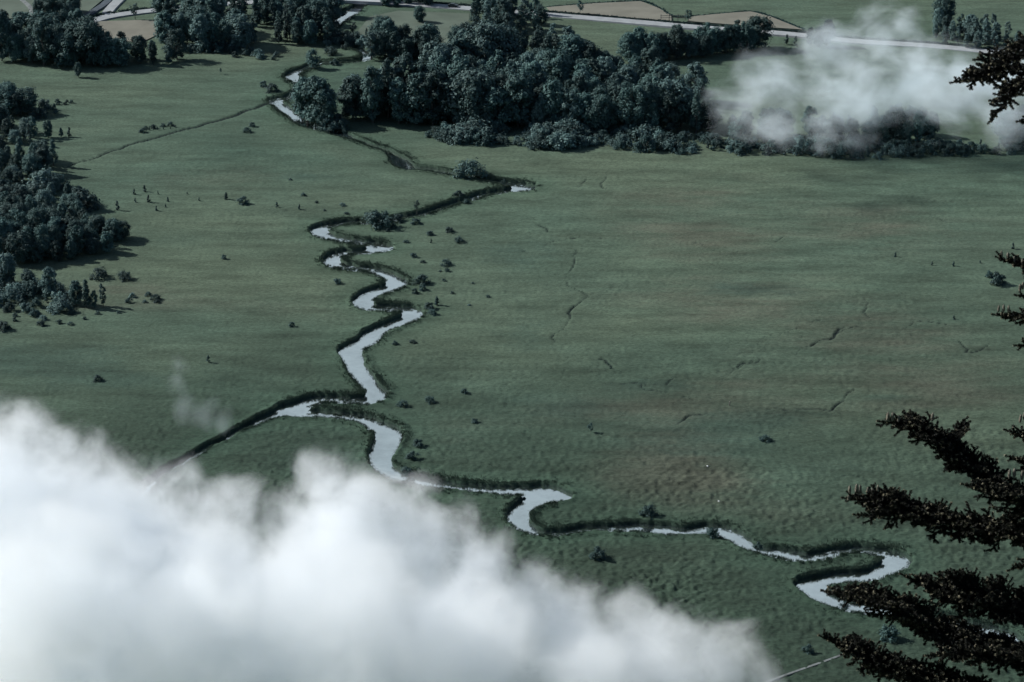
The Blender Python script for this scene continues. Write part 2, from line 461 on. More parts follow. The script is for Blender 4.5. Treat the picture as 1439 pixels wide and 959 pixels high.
# ------------------------------------------------------------------ tufts (reeds, weeds)
def tufts(P, h, w, nb=4, spread=0.25, lean=0.35, z0=-0.1):
    """P (n,2) base points -> verts, tris of upright blades"""
    n = len(P)
    h = np.broadcast_to(h, n)
    V = []; F = []
    B = np.repeat(P, nb, 0) + rng.normal(0, spread, (n * nb, 2))
    hh = np.repeat(h, nb) * rng.uniform(0.6, 1.15, n * nb)
    a = rng.uniform(0, math.tau, n * nb)
    la = rng.uniform(0, math.tau, n * nb); ll = rng.uniform(0, lean, n * nb) * hh
    ww = w * rng.uniform(0.6, 1.3, n * nb)
    dx, dy = np.cos(a) * ww, np.sin(a) * ww
    z = np.broadcast_to(z0, n); z = np.repeat(z, nb)
    v0 = np.column_stack([B[:, 0] - dx, B[:, 1] - dy, z])
    v1 = np.column_stack([B[:, 0] + dx, B[:, 1] + dy, z])
    v2 = np.column_stack([B[:, 0] + np.cos(la) * ll + dx * .5, B[:, 1] + np.sin(la) * ll + dy * .5, z + hh])
    v3 = np.column_stack([B[:, 0] + np.cos(la) * ll - dx * .5, B[:, 1] + np.sin(la) * ll - dy * .5, z + hh * 0.92])
    k = len(B)
    V = np.concatenate([v0, v1, v2, v3])
    i = np.arange(k)
    F = np.column_stack([i, i + k, i + 2 * k, i + 3 * k])
    return V, F

def bank_points(L, dens, lo, hi):
    seg = np.diff(L[:, :2], axis=0)
    ln = np.hypot(seg[:, 0], seg[:, 1])
    pts, hs = [], []
    for side in (-1, 1):
        n = rng.poisson(ln * dens)
        i = np.repeat(np.arange(len(seg)), n)
        t = rng.uniform(0, 1, len(i))
        nrm = np.column_stack([-seg[:, 1], seg[:, 0]]) / np.maximum(ln, 1e-6)[:, None]
        off = 0.5 * L[i, 2] + rng.uniform(lo, hi, len(i))
        pts.append(L[i, :2] + seg[i] * t[:, None] + side * nrm[i] * off[:, None])
    return np.vstack(pts)

Pr = np.vstack([bank_points(river_w, 16, 0.3, 1.1), bank_points(branch_w, 16, 0.3, 1.0), bank_points(river_w, 4, 0.9, 2.6)])
Pr = Pr[(np.abs(Pr[:, 0]) < 220)]
d_r = chan_dist(Pr, [river_w, branch_w], 6)
Pr = Pr[d_r > 0.15]
patchy = fbm(Pr, 9, 3, 71)
hr = np.clip(0.18 + (patchy - 0.4) * 1.0, 0.08, 0.5)
V, F = tufts(Pr, hr, 0.045, 5, 0.2, 0.3, 0.12)
reeds = link('reeds', np_mesh('reeds', V, F), M_REED)
tag(reeds, 'tall reeds and sedge fringing the banks of the stream', 'reeds', None, 'stuff')

Pd = np.vstack([bank_points(d, 0.8, -0.4, 0.2) for d in ditch_w])
V, F = tufts(Pd, 0.18 + 0.3 * rng.random(len(Pd)), 0.08, 2, 0.2, z0=-0.3)
weeds = link('ditch_weeds', np_mesh('ditch_weeds', V, F), M_BUSH)
tag(weeds, 'dark weeds along the thin ditches crossing the meadow', 'weeds', None, 'stuff')

# ------------------------------------------------------------------ roads, fields, tracks
def ribbon(name, line, width, mat, z, label, kind='structure', step=3.0, thick=0.1):
    L = smooth_line([(*G(x, y)[:2], 0) for x, y in line], step)[:, :2]
    t = np.gradient(L, axis=0); t /= np.linalg.norm(t, axis=1)[:, None]
    nrm = np.column_stack([-t[:, 1], t[:, 0]])
    n = len(L)
    w = width * 0.5 * (1 + 0.12 * (fbm(L, 14, 2, 5) - 0.5))[:, None]
    a, b = L + nrm * w, L - nrm * w
    V = np.vstack([np.column_stack([a, np.full(n, z)]), np.column_stack([b, np.full(n, z)]), np.column_stack([a + nrm * .3, np.full(n, z - 1.0)]), np.column_stack([b - nrm * .3, np.full(n, z - 1.0)])])
    i = np.arange(n - 1)
    F = np.vstack([np.column_stack([i, i + n, i + n + 1, i + 1]), np.column_stack([i + 1, i + 1 + 2 * n, i + 2 * n, i]), np.column_stack([i + n, i + 3 * n, i + 3 * n + 1, i + n + 1])])
    o = link(name, np_mesh(name, V, F), mat)
    tag(o, label, None, None, kind)
    return o, L
ROAD = [(20, -30), (120, 2), (180, 20)]
ROAD_MAIN = [(1500, 88), (1439, 79), (1310, 66), (1200, 59), (1110, 49), (1000, 41), (870, 30), (760, 21), (660, 13), (600, 8.5), (545, 5), (470, 1), (380, 3), (290, 9), (225, 15), (180, 20), (150, 25), (128, 31), (100, 40)]
_, road_L = ribbon('road', ROAD_MAIN, 4.8, M_ROAD, 0.34, 'pale country road running across the far side of the valley')
ribbon('side_road', [(146, 25.5), (152, 17), (160, 8), (172, -4), (190, -25)], 3.6, M_ROAD, 0.348, 'short pale side road curving away from the junction')
ribbon('track_bed', [(120, 24), (132, 16), (146, 7), (156, -4), (166, -25)], 2.6, M_RAIL, 0.32, 'dark curved strip of track beside the road junction')
ribbon('field_path', [(22, -6), (36, 5), (44, 14), (46, 26)], 1.6, M_TRACK, 0.3, 'thin pale footpath at the edge of a far field')
ribbon('path', [(1205, 913), (1175, 925), (1130, 941), (1085, 957), (1040, 975)], 0.5, M_TRACK, 0.26, 'narrow pale footpath leading out of the cloud near the lower bend')

def field(name, poly, mat, z, label):
    P = np.array([G(x, y)[:2] for x, y in poly])
    n = len(P)
    V = np.vstack([np.column_stack([P, np.full(n, z)]), np.column_stack([P, np.full(n, z - 1.0)])])
    me = bpy.data.meshes.new(name)
    me.from_pydata([tuple(v) for v in V], [], [tuple(range(n))] + [(i, (i + 1) % n, n + (i + 1) % n, n + i) for i in range(n)])
    o = link(name, me, mat)
    tag(o, label, None, None, 'structure')
M_STUB = simple('dry stubble', (0.135, 0.135, 0.112), 0.95, 0.16, 0.12)
M_HAY = simple('mown field', (0.072, 0.096, 0.076), 0.95, 0.2, 0.1)
field('stubble_field', [(768, 11), (835, 5.5), (900, 2.5), (925, 12), (943, 22), (944, 30.5), (845, 22.5), (772, 16)], M_STUB, 0.22, 'tan stubble field above the road with a slanting far corner')
field('reaped_field', [(966, 30.5), (972, 24), (1020, 19.5), (1055, 17), (1082, 24), (1128, 42.5), (1075, 39), (1000, 33.3)], M_STUB, 0.24, 'second tan field beyond the road, tapering towards the fog')
field('fallow_field', [(137, 31), (205, 29), (225, 31), (225, 48), (200, 60), (150, 58), (133, 47)], M_STUB, 0.23, 'small tan field between the road junction and the trees')
field('barley_field', [(1390, 36), (1410, 28), (1500, 20), (1500, 50), (1400, 42)], M_STUB, 0.21, 'tan strip of field behind the row of trees beyond the fog')
field('hay_field', [(500, 48), (520, 24), (560, 16), (660, 20), (655, 60), (620, 80), (540, 80)], M_HAY, 0.2, 'pale mown field between the stream and the road')
field('hay_meadow', [(60, -4), (150, -4), (118, 22), (60, 24), (0, 28), (0, -4)], M_HAY, 0.205, 'pale mown meadow in the far corner of the valley')
# weeds on the verge above the road
i = rng.integers(0, len(road_L) - 1, 9000)
t = np.gradient(road_L, axis=0); t /= np.linalg.norm(t, axis=1)[:, None]
nrm = np.column_stack([-t[:, 1], t[:, 0]])
pv = road_L[i] + nrm[i] * np.where(nrm[i][:, 1:2] > 0, 1, -1) * (3.1 + rng.uniform(0, 1.3, (len(i), 1))) + rng.normal(0, .8, (len(i), 2)) * t[i]
V, F = tufts(pv, 0.35 + 0.5 * fbm(pv, 20, 3, 91), 0.3, 3, 0.3)
verge = link('verge_weeds', np_mesh('verge_weeds', V, F), M_BUSH)
tag(verge, 'dark strip of weeds along the far verge of the road', 'weeds', None, 'stuff')
def line_weeds(name, line, label):
    L = smooth_line([(*G(x, y)[:2], 0) for x, y in line], 0.6)[:, :2]
    V, F = tufts(np.repeat(L, 3, 0), 0.5, 0.25, 3, 0.35)
    tag(link(name, np_mesh(name, V, F), M_BUSH), label, 'weeds', None, 'stuff')
line_weeds('field_margin', [(768, 10.5), (835, 5), (900, 2), (925, 11), (945, 23), (972, 23), (1020, 19), (1055, 16.5), (1082, 23), (1128, 41)], 'dark weedy margin around the tan fields')

# ------------------------------------------------------------------ trees
def tube(pts, rad, sides=6):
    pts = np.asarray(pts, float); n = len(pts)
    t = np.gradient(pts, axis=0); t /= np.linalg.norm(t, axis=1)[:, None] + 1e-9
    ref = np.where(np.abs(t[:, 2:3]) > 0.9, np.array([[1., 0, 0]]), np.array([[0, 0, 1.]]))
    u = np.cross(t, ref); u /= np.linalg.norm(u, axis=1)[:, None] + 1e-9
    v = np.cross(t, u)
    a = np.arange(sides) * math.tau / sides
    V = pts[:, None, :] + np.asarray(rad)[:, None, None] * (np.cos(a)[None, :, None] * u[:, None, :] + np.sin(a)[None, :, None] * v[:, None, :])
    V = V.reshape(-1, 3)
    F = []
    for i in range(n - 1):
        for k in range(sides):
            F.append((i * sides + k, i * sides + (k + 1) % sides, (i + 1) * sides + (k + 1) % sides, (i + 1) * sides + k))
    return V, np.array(F)

def leaf_faces(C, Nn, size):
    """quads centred C facing about Nn"""
    n = len(C)
    Nn = Nn + rng.normal(0, 0.33, (n, 3)); Nn /= np.linalg.norm(Nn, axis=1)[:, None]
    r = rng.normal(0, 1, (n, 3))
    u = np.cross(Nn, r); u /= np.linalg.norm(u, axis=1)[:, None]
    v = np.cross(Nn, u)
    s = size * rng.uniform(0.6, 1.3, n)[:, None]
    asp = rng.uniform(0.5, 1.0, n)[:, None]
    V = np.concatenate([C + u * s + v * s * asp * .3, C + v * s * asp, C - u * s - v * s * asp * .2, C - v * s * asp])
    i = np.arange(n)
    return V, np.column_stack([i, i + n, i + 2 * n, i + 3 * n])

def make_crown(H, rw, z0, lobes, per, leaf, shape):
    """crown of lobes: shape(t) gives relative radius at height t in 0..1"""
    C, Nn = [], []
    for k in range(lobes):
        t = (k + rng.random()) / lobes
        a = rng.uniform(0, math.tau)
        rr = shape(t) * rw * math.sqrt(rng.uniform(0.15, 1.0)) * 0.82
        c = np.array([math.cos(a) * rr, math.sin(a) * rr, z0 + (H - z0) * (0.08 + 0.84 * t)])
        lr = rw * rng.uniform(0.20, 0.40) * (0.65 + 0.5 * shape(t))
        d = rng.normal(0, 1, (per, 3)); d /= np.linalg.norm(d, axis=1)[:, None]
        d[:, 2] = np.where(d[:, 2] < -0.3, -d[:, 2], d[:, 2])
        rad = lr * rng.uniform(0.3, 1.3, (per, 1)) * (1 + 0.25 * np.sin(d[:, :1] * 5 + k) * np.cos(d[:, 1:2] * 4))
        C.append(c + d * rad * np.array([1, 1, 1.0])); Nn.append(d + np.array([0, 0, 0.25]))
    C = np.vstack(C); Nn = np.vstack(Nn)
    return leaf_faces(C, Nn, leaf)

def make_trunk(H, z0, r0, rw, limbs):
    Vs, Fs, o = [], [], 0
    z = np.linspace(-0.6, H * 0.8, 7)
    bend = np.cumsum(rng.normal(0, 0.05 * rw, (7, 2)), axis=0); bend -= bend[1]
    V, F = tube(np.column_stack([bend, z]), r0 * (1 - 0.88 * np.linspace(0, 1, 7)))
    Vs.append(V); Fs.append(F); o += len(V)
    for k in range(limbs):
        t = rng.uniform(0.3, 0.8); zz = H * t * 0.9
        a = rng.uniform(0, math.tau); L = rw * rng.uniform(0.5, 0.8)
        p0 = np.array([*(bend[min(6, int(t * 7))]), zz * 0.9])
        p1 = p0 + np.array([math.cos(a) * L, math.sin(a) * L, L * rng.uniform(0.4, 0.9)])
        pm = (p0 + p1) / 2 + np.array([0, 0, 0.12 * L])
        V, F = tube([p0, pm, p1], [r0 * .4, r0 * .25, r0 * .08], 4)
        Vs.append(V); Fs.append(F + o); o += len(V)
    return np.vstack(Vs), np.vstack(Fs)

round_s = lambda t: math.sin(math.pi * (0.14 + 0.76 * t)) ** 0.7
tall_s = lambda t: (math.sin(math.pi * (0.12 + 0.82 * t)) ** 0.6)
point_s = lambda t: max(0.12, (1 - t) ** 0.75 * min(1, 0.5 + 3 * t))
dome_s = lambda t: math.sqrt(max(0.05, 1 - t * t * 0.95))
PROTO = {}
def proto(kind, H, rw, z0, lobes, per, leaf, shape, limbs=5, r0=None):
    V, F = make_crown(H, rw, z0, lobes, per, leaf, shape)
    cm = np_mesh('crown', V, F); cm.materials.append(M_LEAF)
    V, F = make_trunk(H, z0, r0 or H * 0.022, rw, limbs)
    tm = np_mesh('trunk', V, F, True); tm.materials.append(M_BARK)
    PROTO.setdefault(kind, []).append((cm, tm, H))
for k in range(4):
    proto('round', 10, 3.5 + 0.4 * k, 0.1, 46 + 4 * k, 150, 0.20 + 0.02 * k, round_s)
for k in range(4):
    proto('tall', 10, 2.2 + 0.35 * k, 0.1, 42 + 5 * k, 130, 0.19 + 0.02 * k, tall_s)
for k in range(3):
    proto('slender', 10, 1.5 + 0.25 * k, 0.5, 34, 95, 0.19, tall_s, 4)
for k in range(2):
    proto('pointed', 10, 2.1 + 0.3 * k, 0.3, 44, 100, 0.19, point_s, 4)
for k in range(2):
    proto('open', 10, 3.0, 2.6, 20, 90, 0.22, round_s, 7)
for k in range(4):
    proto('bush', 10, 8.5 + 1.8 * k, -2.5, 15, 110, 0.75, dome_s, 6, 0.25)
for k in range(3):
    proto('sapling', 10, 3.0 + 0.6 * k, 0.2, 12, 50, 0.7, point_s, 3)
for cm, tm, H in PROTO['bush'] + PROTO['sapling']:
    cm.materials[0] = M_BUSH
PALE = {}
for k in ('round', 'tall', 'slender', 'bush'):
    for cm, tm, H in PROTO[k]:
        c2 = cm.copy(); c2.materials[0] = M_LEAFP
        PALE.setdefault(k, []).append((c2, tm, H))

def put_tree(name, x, y, hpx, kind, label, cat='tree', group=None, pale=False, parts=True, wide=1.0, i=None):
    src = (PALE if pale and kind in PALE else PROTO)[kind]
    cm, tm, H = src[random.randrange(len(src)) if i is None else i]
    p = G(x, y)
    s = hpx * mpp(x, y) / 0.95 / H
    sx = s * wide * random.uniform(0.78, 1.12)
    rz = random.uniform(0, math.tau)
    if parts:
        o = empty(name, (p[0], p[1], -0.1), rz, (sx, sx, s))
        c = bpy.data.objects.new('crown', cm); COL.objects.link(c); c.parent = o
        t = bpy.data.objects.new('trunk', tm); COL.objects.link(t); t.parent = o
    else:
        o = bpy.data.objects.new(name, cm); COL.objects.link(o)
        o.location = (p[0], p[1], -0.1); o.rotation_euler = (0, 0, rz); o.scale = (sx, sx, s)
    tag(o, label, cat, group)
    return o

def inpoly(x, y, poly):
    c = False
    n = len(poly)
    for i in range(n):
        x1, y1 = poly[i]; x2, y2 = poly[(i + 1) % n]
        if (y1 > y) != (y2 > y) and x < (x2 - x1) * (y - y1) / (y2 - y1) + x1:
            c = not c
    return c

def grove(poly, n, dmin, hfun, kinds, name, lab, cat, group, pale=0.2, parts=True, extra=(), wide=1.0):
    """scatter plants over a pixel polygon of their feet, dmin metres apart"""
    xs = [p[0] for p in poly]; ys = [p[1] for p in poly]
    got = []
    spots = list(extra)
    tries = 0
    while len(spots) < n + len(extra) and tries < 8000:
        tries += 1
        x = random.uniform(min(xs), max(xs)); y = random.uniform(min(ys), max(ys))
        if not inpoly(x, y, poly): continue
        spots.append((x, y))
        p = G(x, y)
        if any((p[0] - q[0]) ** 2 + (p[1] - q[1]) ** 2 < dmin * dmin for q in got):
            spots.pop(); continue
        got.append(p)
    for x, y in spots:
        k = random.choice(kinds)
        pl = random.random() < pale and k in PALE
        L = lab[(k, pl)] if (k, pl) in lab else lab[k] if k in lab else lab['*']
        nm = {'slender': 'slender_tree', 'tall': 'tall_tree', 'pointed': 'conical_tree', 'open': 'open_tree'}.get(k, name) if name == 'broadleaf_tree' else name
        put_tree(nm, x, y, hfun(x, y) * random.choice((0.68, 0.8, 0.9, 1.0, 1.06, 1.2)), k, L, cat, group, pl, parts, wide)
    return len(spots)

def kinds_lab(where):
    return {('round', False): f'dark round-crowned tree {where}', ('round', True): f'pale silvery round-crowned tree {where}',
            ('tall', False): f'dark tall broadleaf tree {where}', ('tall', True): f'pale tall broadleaf tree {where}',
            ('slender', False): f'dark slender upright tree {where}', ('slender', True): f'pale slender upright tree {where}',
            'pointed': f'dark pointed-crowned tree {where}', 'open': f'thin open-crowned tree {where}',
            ('bush', False): f'dark low bush {where}', ('bush', True): f'pale low bush {where}', 'sapling': f'small young sapling {where}'}

TK = ['round', 'tall', 'tall', 'slender', 'slender', 'tall', 'pointed', 'tall']
# central wood: front row, then the mass behind, then its shrubby fringe
grove([(482, 166), (530, 174), (600, 178), (700, 184), (830, 186), (960, 190), (1000, 186), (960, 172), (830, 166), (700, 164), (600, 160), (520, 158)], 62, 3.7,
      lambda x, y: 62 + 10 * math.sin(x * .013), TK, 'broadleaf_tree', kinds_lab('in the front row of the central wood facing the open meadow'), 'tree', 'front row of the central wood', 0.12)
grove([(492, 158), (600, 158), (700, 163), (830, 165), (960, 170), (990, 150), (950, 128), (880, 112), (800, 106), (720, 108), (650, 116), (618, 132), (560, 145)], 118, 4.0,
      lambda x, y: (60 + 8 * math.sin(x * .02 + 1)) * (1 if x < 840 else 0.76), TK, 'broadleaf_tree', kinds_lab('inside the central wood behind its front row'), 'tree', 'trees inside the central wood', 0.35)
grove([(612, 202), (690, 207), (800, 210), (860, 209), (960, 217), (1012, 214), (1010, 196), (900, 188), (720, 186), (650, 186), (600, 190)], 120, 1.9,
      lambda x, y: 13 + 5 * math.sin(x * .05), ['bush', 'bush', 'bush', 'sapling'], 'bush', kinds_lab('in the shrubby fringe before the central wood'), 'bush', 'shrubby fringe of the central wood', 0.35)
# row up to the road
grove([(884, 88), (950, 84), (1020, 76), (1072, 70), (1066, 66), (1010, 71), (950, 78), (884, 82)], 46, 1.7, lambda x, y: 36, ['tall', 'round', 'tall', 'pointed'], 'broadleaf_tree', kinds_lab('in the row running from the wood to the road'), 'tree', 'row of trees from the wood to the road', 0.1)
put_tree('slender_tree', 1034, 66, 38, 'slender', 'thin dark tree near the end of the row below the road', 'tree')
put_tree('slender_tree', 1056, 67, 37, 'open', 'open-crowned tree last in the row below the road', 'tree')
grove([(660, 60), (700, 72), (770, 68), (800, 84), (760, 96), (700, 96), (650, 90), (640, 74)], 18, 4.6, lambda x, y: 46, TK, 'broadleaf_tree', kinds_lab('in the upper arm of the central wood below the road'), 'tree', 'upper arm of the central wood', 0.4)
grove([(664, 46), (700, 50), (765, 44), (765, 22), (700, 18), (664, 24)], 16, 4.6, lambda x, y: 42, TK, 'broadleaf_tree', kinds_lab('in the clump against the road above the wood'), 'tree', 'clump beside the far road', 0.45)
# clump on the stream above the wood
grove([(524, 80), (560, 86), (612, 88), (612, 74), (570, 68), (528, 68)], 15, 3.6, lambda x, y: 36, ['round', 'round', 'tall'], 'broadleaf_tree', kinds_lab('in the rounded clump right of the upper stream'), 'tree', 'rounded clump by the upper stream', 0.1,
      )
put_tree('broadleaf_tree', 546, 78, 52, 'tall', 'tallest tree rising from the rounded clump by the upper stream', 'tree')
put_tree('broadleaf_tree', 522, 84, 40, 'slender', 'pale slender tree at the stream edge of the rounded clump', 'tree', pale=True)
put_tree('open_tree', 497, 52, 21, 'open', 'small open tree standing between the upper stream and the road bridge', 'tree')
put_tree('open_tree', 515, 56, 17, 'slender', 'small slender tree just behind the rounded clump', 'tree')
put_tree('broadleaf_tree', 590, 31.5, 22, 'round', 'lone round tree in the pale mown field below the road', 'tree')
grove([(530, 9), (600, 9), (600, 0), (530, -4)], 9, 3.4, lambda x, y: 24, ['round', 'tall'], 'broadleaf_tree', kinds_lab('in the dark clump beside the road bridge'), 'tree', 'clump beside the road bridge', 0.0)
# two-tree clump on the stream
for x, y, h, k, l in ((432, 168, 58, 'tall', 'tall tree on the stream bank, farther of the dark bank clump'), (448, 174, 64, 'tall', 'tallest dark tree of the clump on the stream bank in front of the wood'),
                      (458, 176, 50, 'round', 'round dark tree at the wood side of the stream bank clump'), (424, 160, 44, 'round', 'round tree at the water side of the stream bank clump')):
    put_tree('broadleaf_tree', x, y, h, k, l, 'tree')
grove([(456, 180), (482, 184), (482, 176), (460, 172)], 5, 1.5, lambda x, y: 16, ['bush'], 'bush', kinds_lab('at the foot of the stream bank clump'), 'bush', 'bushes under the bank clump', 0)
put_tree('broadleaf_tree', 440, 96, 25, 'round', 'lone round tree on the bend of the upper stream', 'tree')
# top left belts
grove([(0, 88), (60, 92), (150, 94), (240, 90), (250, 84), (180, 80), (100, 78), (0, 74)], 34, 4.2, lambda x, y: 54 if x < 130 else 35, ['round', 'round', 'tall'], 'broadleaf_tree', kinds_lab('in the dark belt along the far left of the meadow'), 'tree', 'dark belt at the far left', 0.05)
grove([(0, 74), (130, 74), (125, 56), (60, 52), (0, 50)], 15, 4.6, lambda x, y: 36, TK, 'broadleaf_tree', kinds_lab('behind the dark belt at the far left'), 'tree', 'trees behind the dark belt', 0.25)
grove([(52, 26), (108, 26), (108, 16), (56, 14)], 10, 3.6, lambda x, y: 30, ['round', 'tall'], 'broadleaf_tree', kinds_lab('in the dark clump left of the road junction'), 'tree', 'clump left of the junction', 0)
grove([(232, 66), (290, 72), (345, 66), (345, 50), (290, 40), (226, 46)], 26, 4.0, lambda x, y: 48, TK, 'broadleaf_tree', kinds_lab('in the mixed clump right of the small tan field'), 'tree', 'mixed clump right of the tan field', 0.35)
grove([(330, 36), (400, 42), (470, 34), (470, 10), (400, 8), (300, 14), (240, 30)], 34, 4.4, lambda x, y: 38, TK, 'broadleaf_tree', kinds_lab('in the far belt below the road left of the bridge'), 'tree', 'far belt left of the bridge', 0.3)
grove([(388, 62), (430, 63), (468, 61), (470, 50), (390, 50)], 17, 3.2, lambda x, y: 37, ['tall', 'slender', 'tall'], 'broadleaf_tree', kinds_lab('in the upright clump in front of the far belt'), 'tree', 'upright clump before the far belt', 0.1)
put_tree('broadleaf_tree', 357, 60, 30, 'tall', 'single tree in the gap between the two far clumps', 'tree')
grove([(330, 80), (395, 85), (395, 76), (330, 70)], 8, 3.0, lambda x, y: 7, ['bush'], 'bush', kinds_lab('on the meadow below the far clumps'), 'bush', 'low bushes below the far clumps', 0.3, False)
grove([(225, 74), (330, 74), (330, 68), (225, 66)], 14, 2.6, lambda x, y: 9, ['bush'], 'bush', kinds_lab('along the foot of the mixed clump'), 'bush', 'bushes at the foot of the mixed clump', 0.3, False)
grove([(455, 64), (510, 64), (520, 56), (470, 54)], 12, 2.4, lambda x, y: 10, ['bush'], 'bush', kinds_lab('between the upright clump and the upper stream'), 'bush', 'bushes by the upper stream', 0.1, False)
# left edge woods
grove([(-10, 160), (36, 166), (44, 158), (20, 150), (-10, 146)], 9, 3.2, lambda x, y: 32, ['round', 'tall'], 'broadleaf_tree', kinds_lab('in the uppermost clump on the left edge of the meadow'), 'tree', 'uppermost left edge clump', 0.1)
grove([(-10, 200), (48, 204), (50, 186), (-10, 172)], 16, 3.0, lambda x, y: 26, ['slender', 'tall', 'round'], 'broadleaf_tree', kinds_lab('in the pale grove on the left edge of the meadow'), 'tree', 'pale grove on the left edge', 0.6)
grove([(-10, 262), (78, 244), (78, 232), (40, 222), (-10, 215)], 18, 3.4, lambda x, y: 32, ['round', 'tall', 'pointed'], 'broadleaf_tree', kinds_lab('in the middle clump on the left edge of the meadow'), 'tree', 'middle left edge clump', 0.3)
put_tree('broadleaf_tree', 66, 244, 44, 'pointed', 'tall dark pointed tree at the meadow tip of the middle left clump', 'tree')
grove([(-10, 370), (60, 371), (95, 370), (150, 356), (168, 340), (150, 326), (110, 312), (60, 302), (-10, 300)], 62, 3.5, lambda x, y: 28 if x > 125 else 42 if y > 335 else 30, ['round', 'round', 'tall'], 'broadleaf_tree', kinds_lab('in the dense dark wood on the left edge of the meadow'), 'tree', 'dense dark wood on the left edge', 0.05)
grove([(-10, 300), (60, 300), (120, 298), (125, 278), (80, 264), (-10, 262)], 36, 2.8, lambda x, y: 20, ['round', 'bush', 'tall'], 'broadleaf_tree', kinds_lab('in the lower growth behind the dense dark wood'), 'tree', 'lower growth behind the dark wood', 0.3)
put_tree('broadleaf_tree', 174, 335, 24, 'round', 'outermost small tree at the meadow tip of the dense dark wood', 'tree')
put_tree('broadleaf_tree', 158, 337, 22, 'tall', 'small tree second from the meadow tip of the dense dark wood', 'tree')
for x, y, h, k, l, pl in ((72, 420, 46, 'tall', 'pale upright tree standing below the dense dark wood', True), (10, 398, 42, 'tall', 'pale tree at the picture edge below the dense dark wood', True),
                          (40, 405, 26, 'round', 'round low tree between the two pale trees below the dark wood', True),
                          (122, 432, 42, 'pointed', 'dark pointed tree in the lowest small clump on the left', False), (108, 428, 34, 'tall', 'dark tree on the wood side of the lowest small clump', False),
                          (145, 430, 33, 'slender', 'slender tree on the meadow side of the lowest small clump', False), (133, 433, 26, 'tall', 'short dark tree in the middle of the lowest small clump', False)):
    put_tree('broadleaf_tree', x, y, h, k, l, 'tree', None, pl)
grove([(-10, 440), (60, 436), (95, 436), (100, 405), (60, 396), (-10, 400)], 26, 2.6, lambda x, y: 13, ['bush', 'bush', 'sapling'], 'bush', kinds_lab('in the scrub below the dense dark wood'), 'bush', 'scrub below the dark wood', 0.5)
for x, y, h, l in ((68, 193, 23, 'dark young tree beside the pale grove on the left edge'), (110, 108, 20, 'small dark tree alone in front of the dark belt'),):
    put_tree('young_tree', x, y, h, 'round', l, 'tree', None, False, True, 0.75)
grove([(45, 166), (60, 168), (80, 162), (60, 152)], 6, 2.2, lambda x, y: 12, ['bush', 'sapling'], 'bush', kinds_lab('at the meadow side of the uppermost left clump'), 'bush', 'bushes beside the uppermost left clump', 0.2)
for x, y, h, l in ((86, 192, 13, 'small bush, nearer the young tree, of the pair beside the pale grove'), (98, 192, 13, 'small bush, farther from the young tree, of the pair beside the pale grove')):
    put_tree('bush', x, y, h, 'sapling', l, 'bush', None, False, False)
# fog side of the meadow
grove([(1020, 200), (1090, 206), (1100, 190), (1030, 184)], 9, 3.4, lambda x, y: 36, ['round', 'tall'], 'broadleaf_tree', kinds_lab('at the fog end of the central wood'), 'tree', 'fog end of the central wood', 0.1)
grove([(1135, 204), (1180, 206), (1225, 206), (1225, 190), (1135, 188)], 12, 3.2, lambda x, y: 38, ['tall', 'pointed'], 'broadleaf_tree', kinds_lab('in the dim clump inside the thin fog'), 'tree', 'dim clump in the fog', 0.1)
grove([(1225, 204), (1300, 206), (1310, 190), (1225, 184)], 18, 3.2, lambda x, y: 42, ['slender', 'tall'], 'broadleaf_tree', kinds_lab('in the taller clump showing through the thin fog'), 'tree', 'taller clump in the fog', 0.2)
grove([(1395, 206), (1470, 210), (1470, 190), (1410, 186)], 10, 3.4, lambda x, y: 32, ['round', 'tall'], 'broadleaf_tree', kinds_lab('in the clump behind the conifer tip'), 'tree', 'clump behind the conifer tip', 0.1)
grove([(1030, 216), (1120, 220), (1210, 226), (1310, 218), (1439, 216), (1439, 206), (1300, 206), (1120, 206), (1020, 202)], 66, 2.8, lambda x, y: 13, ['bush', 'bush', 'sapling'], 'bush', kinds_lab('in the scrub along the meadow edge under the fog'), 'bush', 'scrub under the fog', 0.35)
put_tree('broadleaf_tree', 1326, 40, 46, 'round', 'largest dark round tree beyond the road, upper right', 'tree')
grove([(1312, 58), (1360, 70), (1450, 76), (1450, 60), (1380, 48), (1312, 48)], 26, 3.4, lambda x, y: 32, ['slender', 'tall', 'slender'], 'broadleaf_tree', kinds_lab('in the pale row beyond the fog'), 'tree', 'pale row beyond the fog', 0.8)
for x, y, h, k, l in ((1138, 64, 26, 'tall', 'bushy tree by the road at the edge of the fog, nearer the tan field'), (1162, 64, 36, 'tall', 'taller tree by the road half veiled by fog'), (1150, 66, 28, 'round', 'round tree between two others by the road at the fog edge')):
    put_tree('broadleaf_tree', x, y, h, k, l, 'tree')
put_tree('bush', 1106, 62, 13, 'sapling', 'small bush below the road left of the fog veiled trees', 'bush', None, False, False)
put_tree('bush', 1118, 65, 15, 'sapling', 'slightly larger bush below the road next to the fog veiled trees', 'bush', None, False, False)
put_tree('open_tree', 815, 21, 20, 'open', 'lone windswept tree at the road beside the first tan field', 'tree')
put_tree('open_tree', 968, 33, 19, 'open', 'lone tree beside the wooden rack between the two tan fields', 'tree')
put_tree('open_tree', 190, 27, 22, 'open', 'thin tree by the roadside next to the road junction', 'tree')

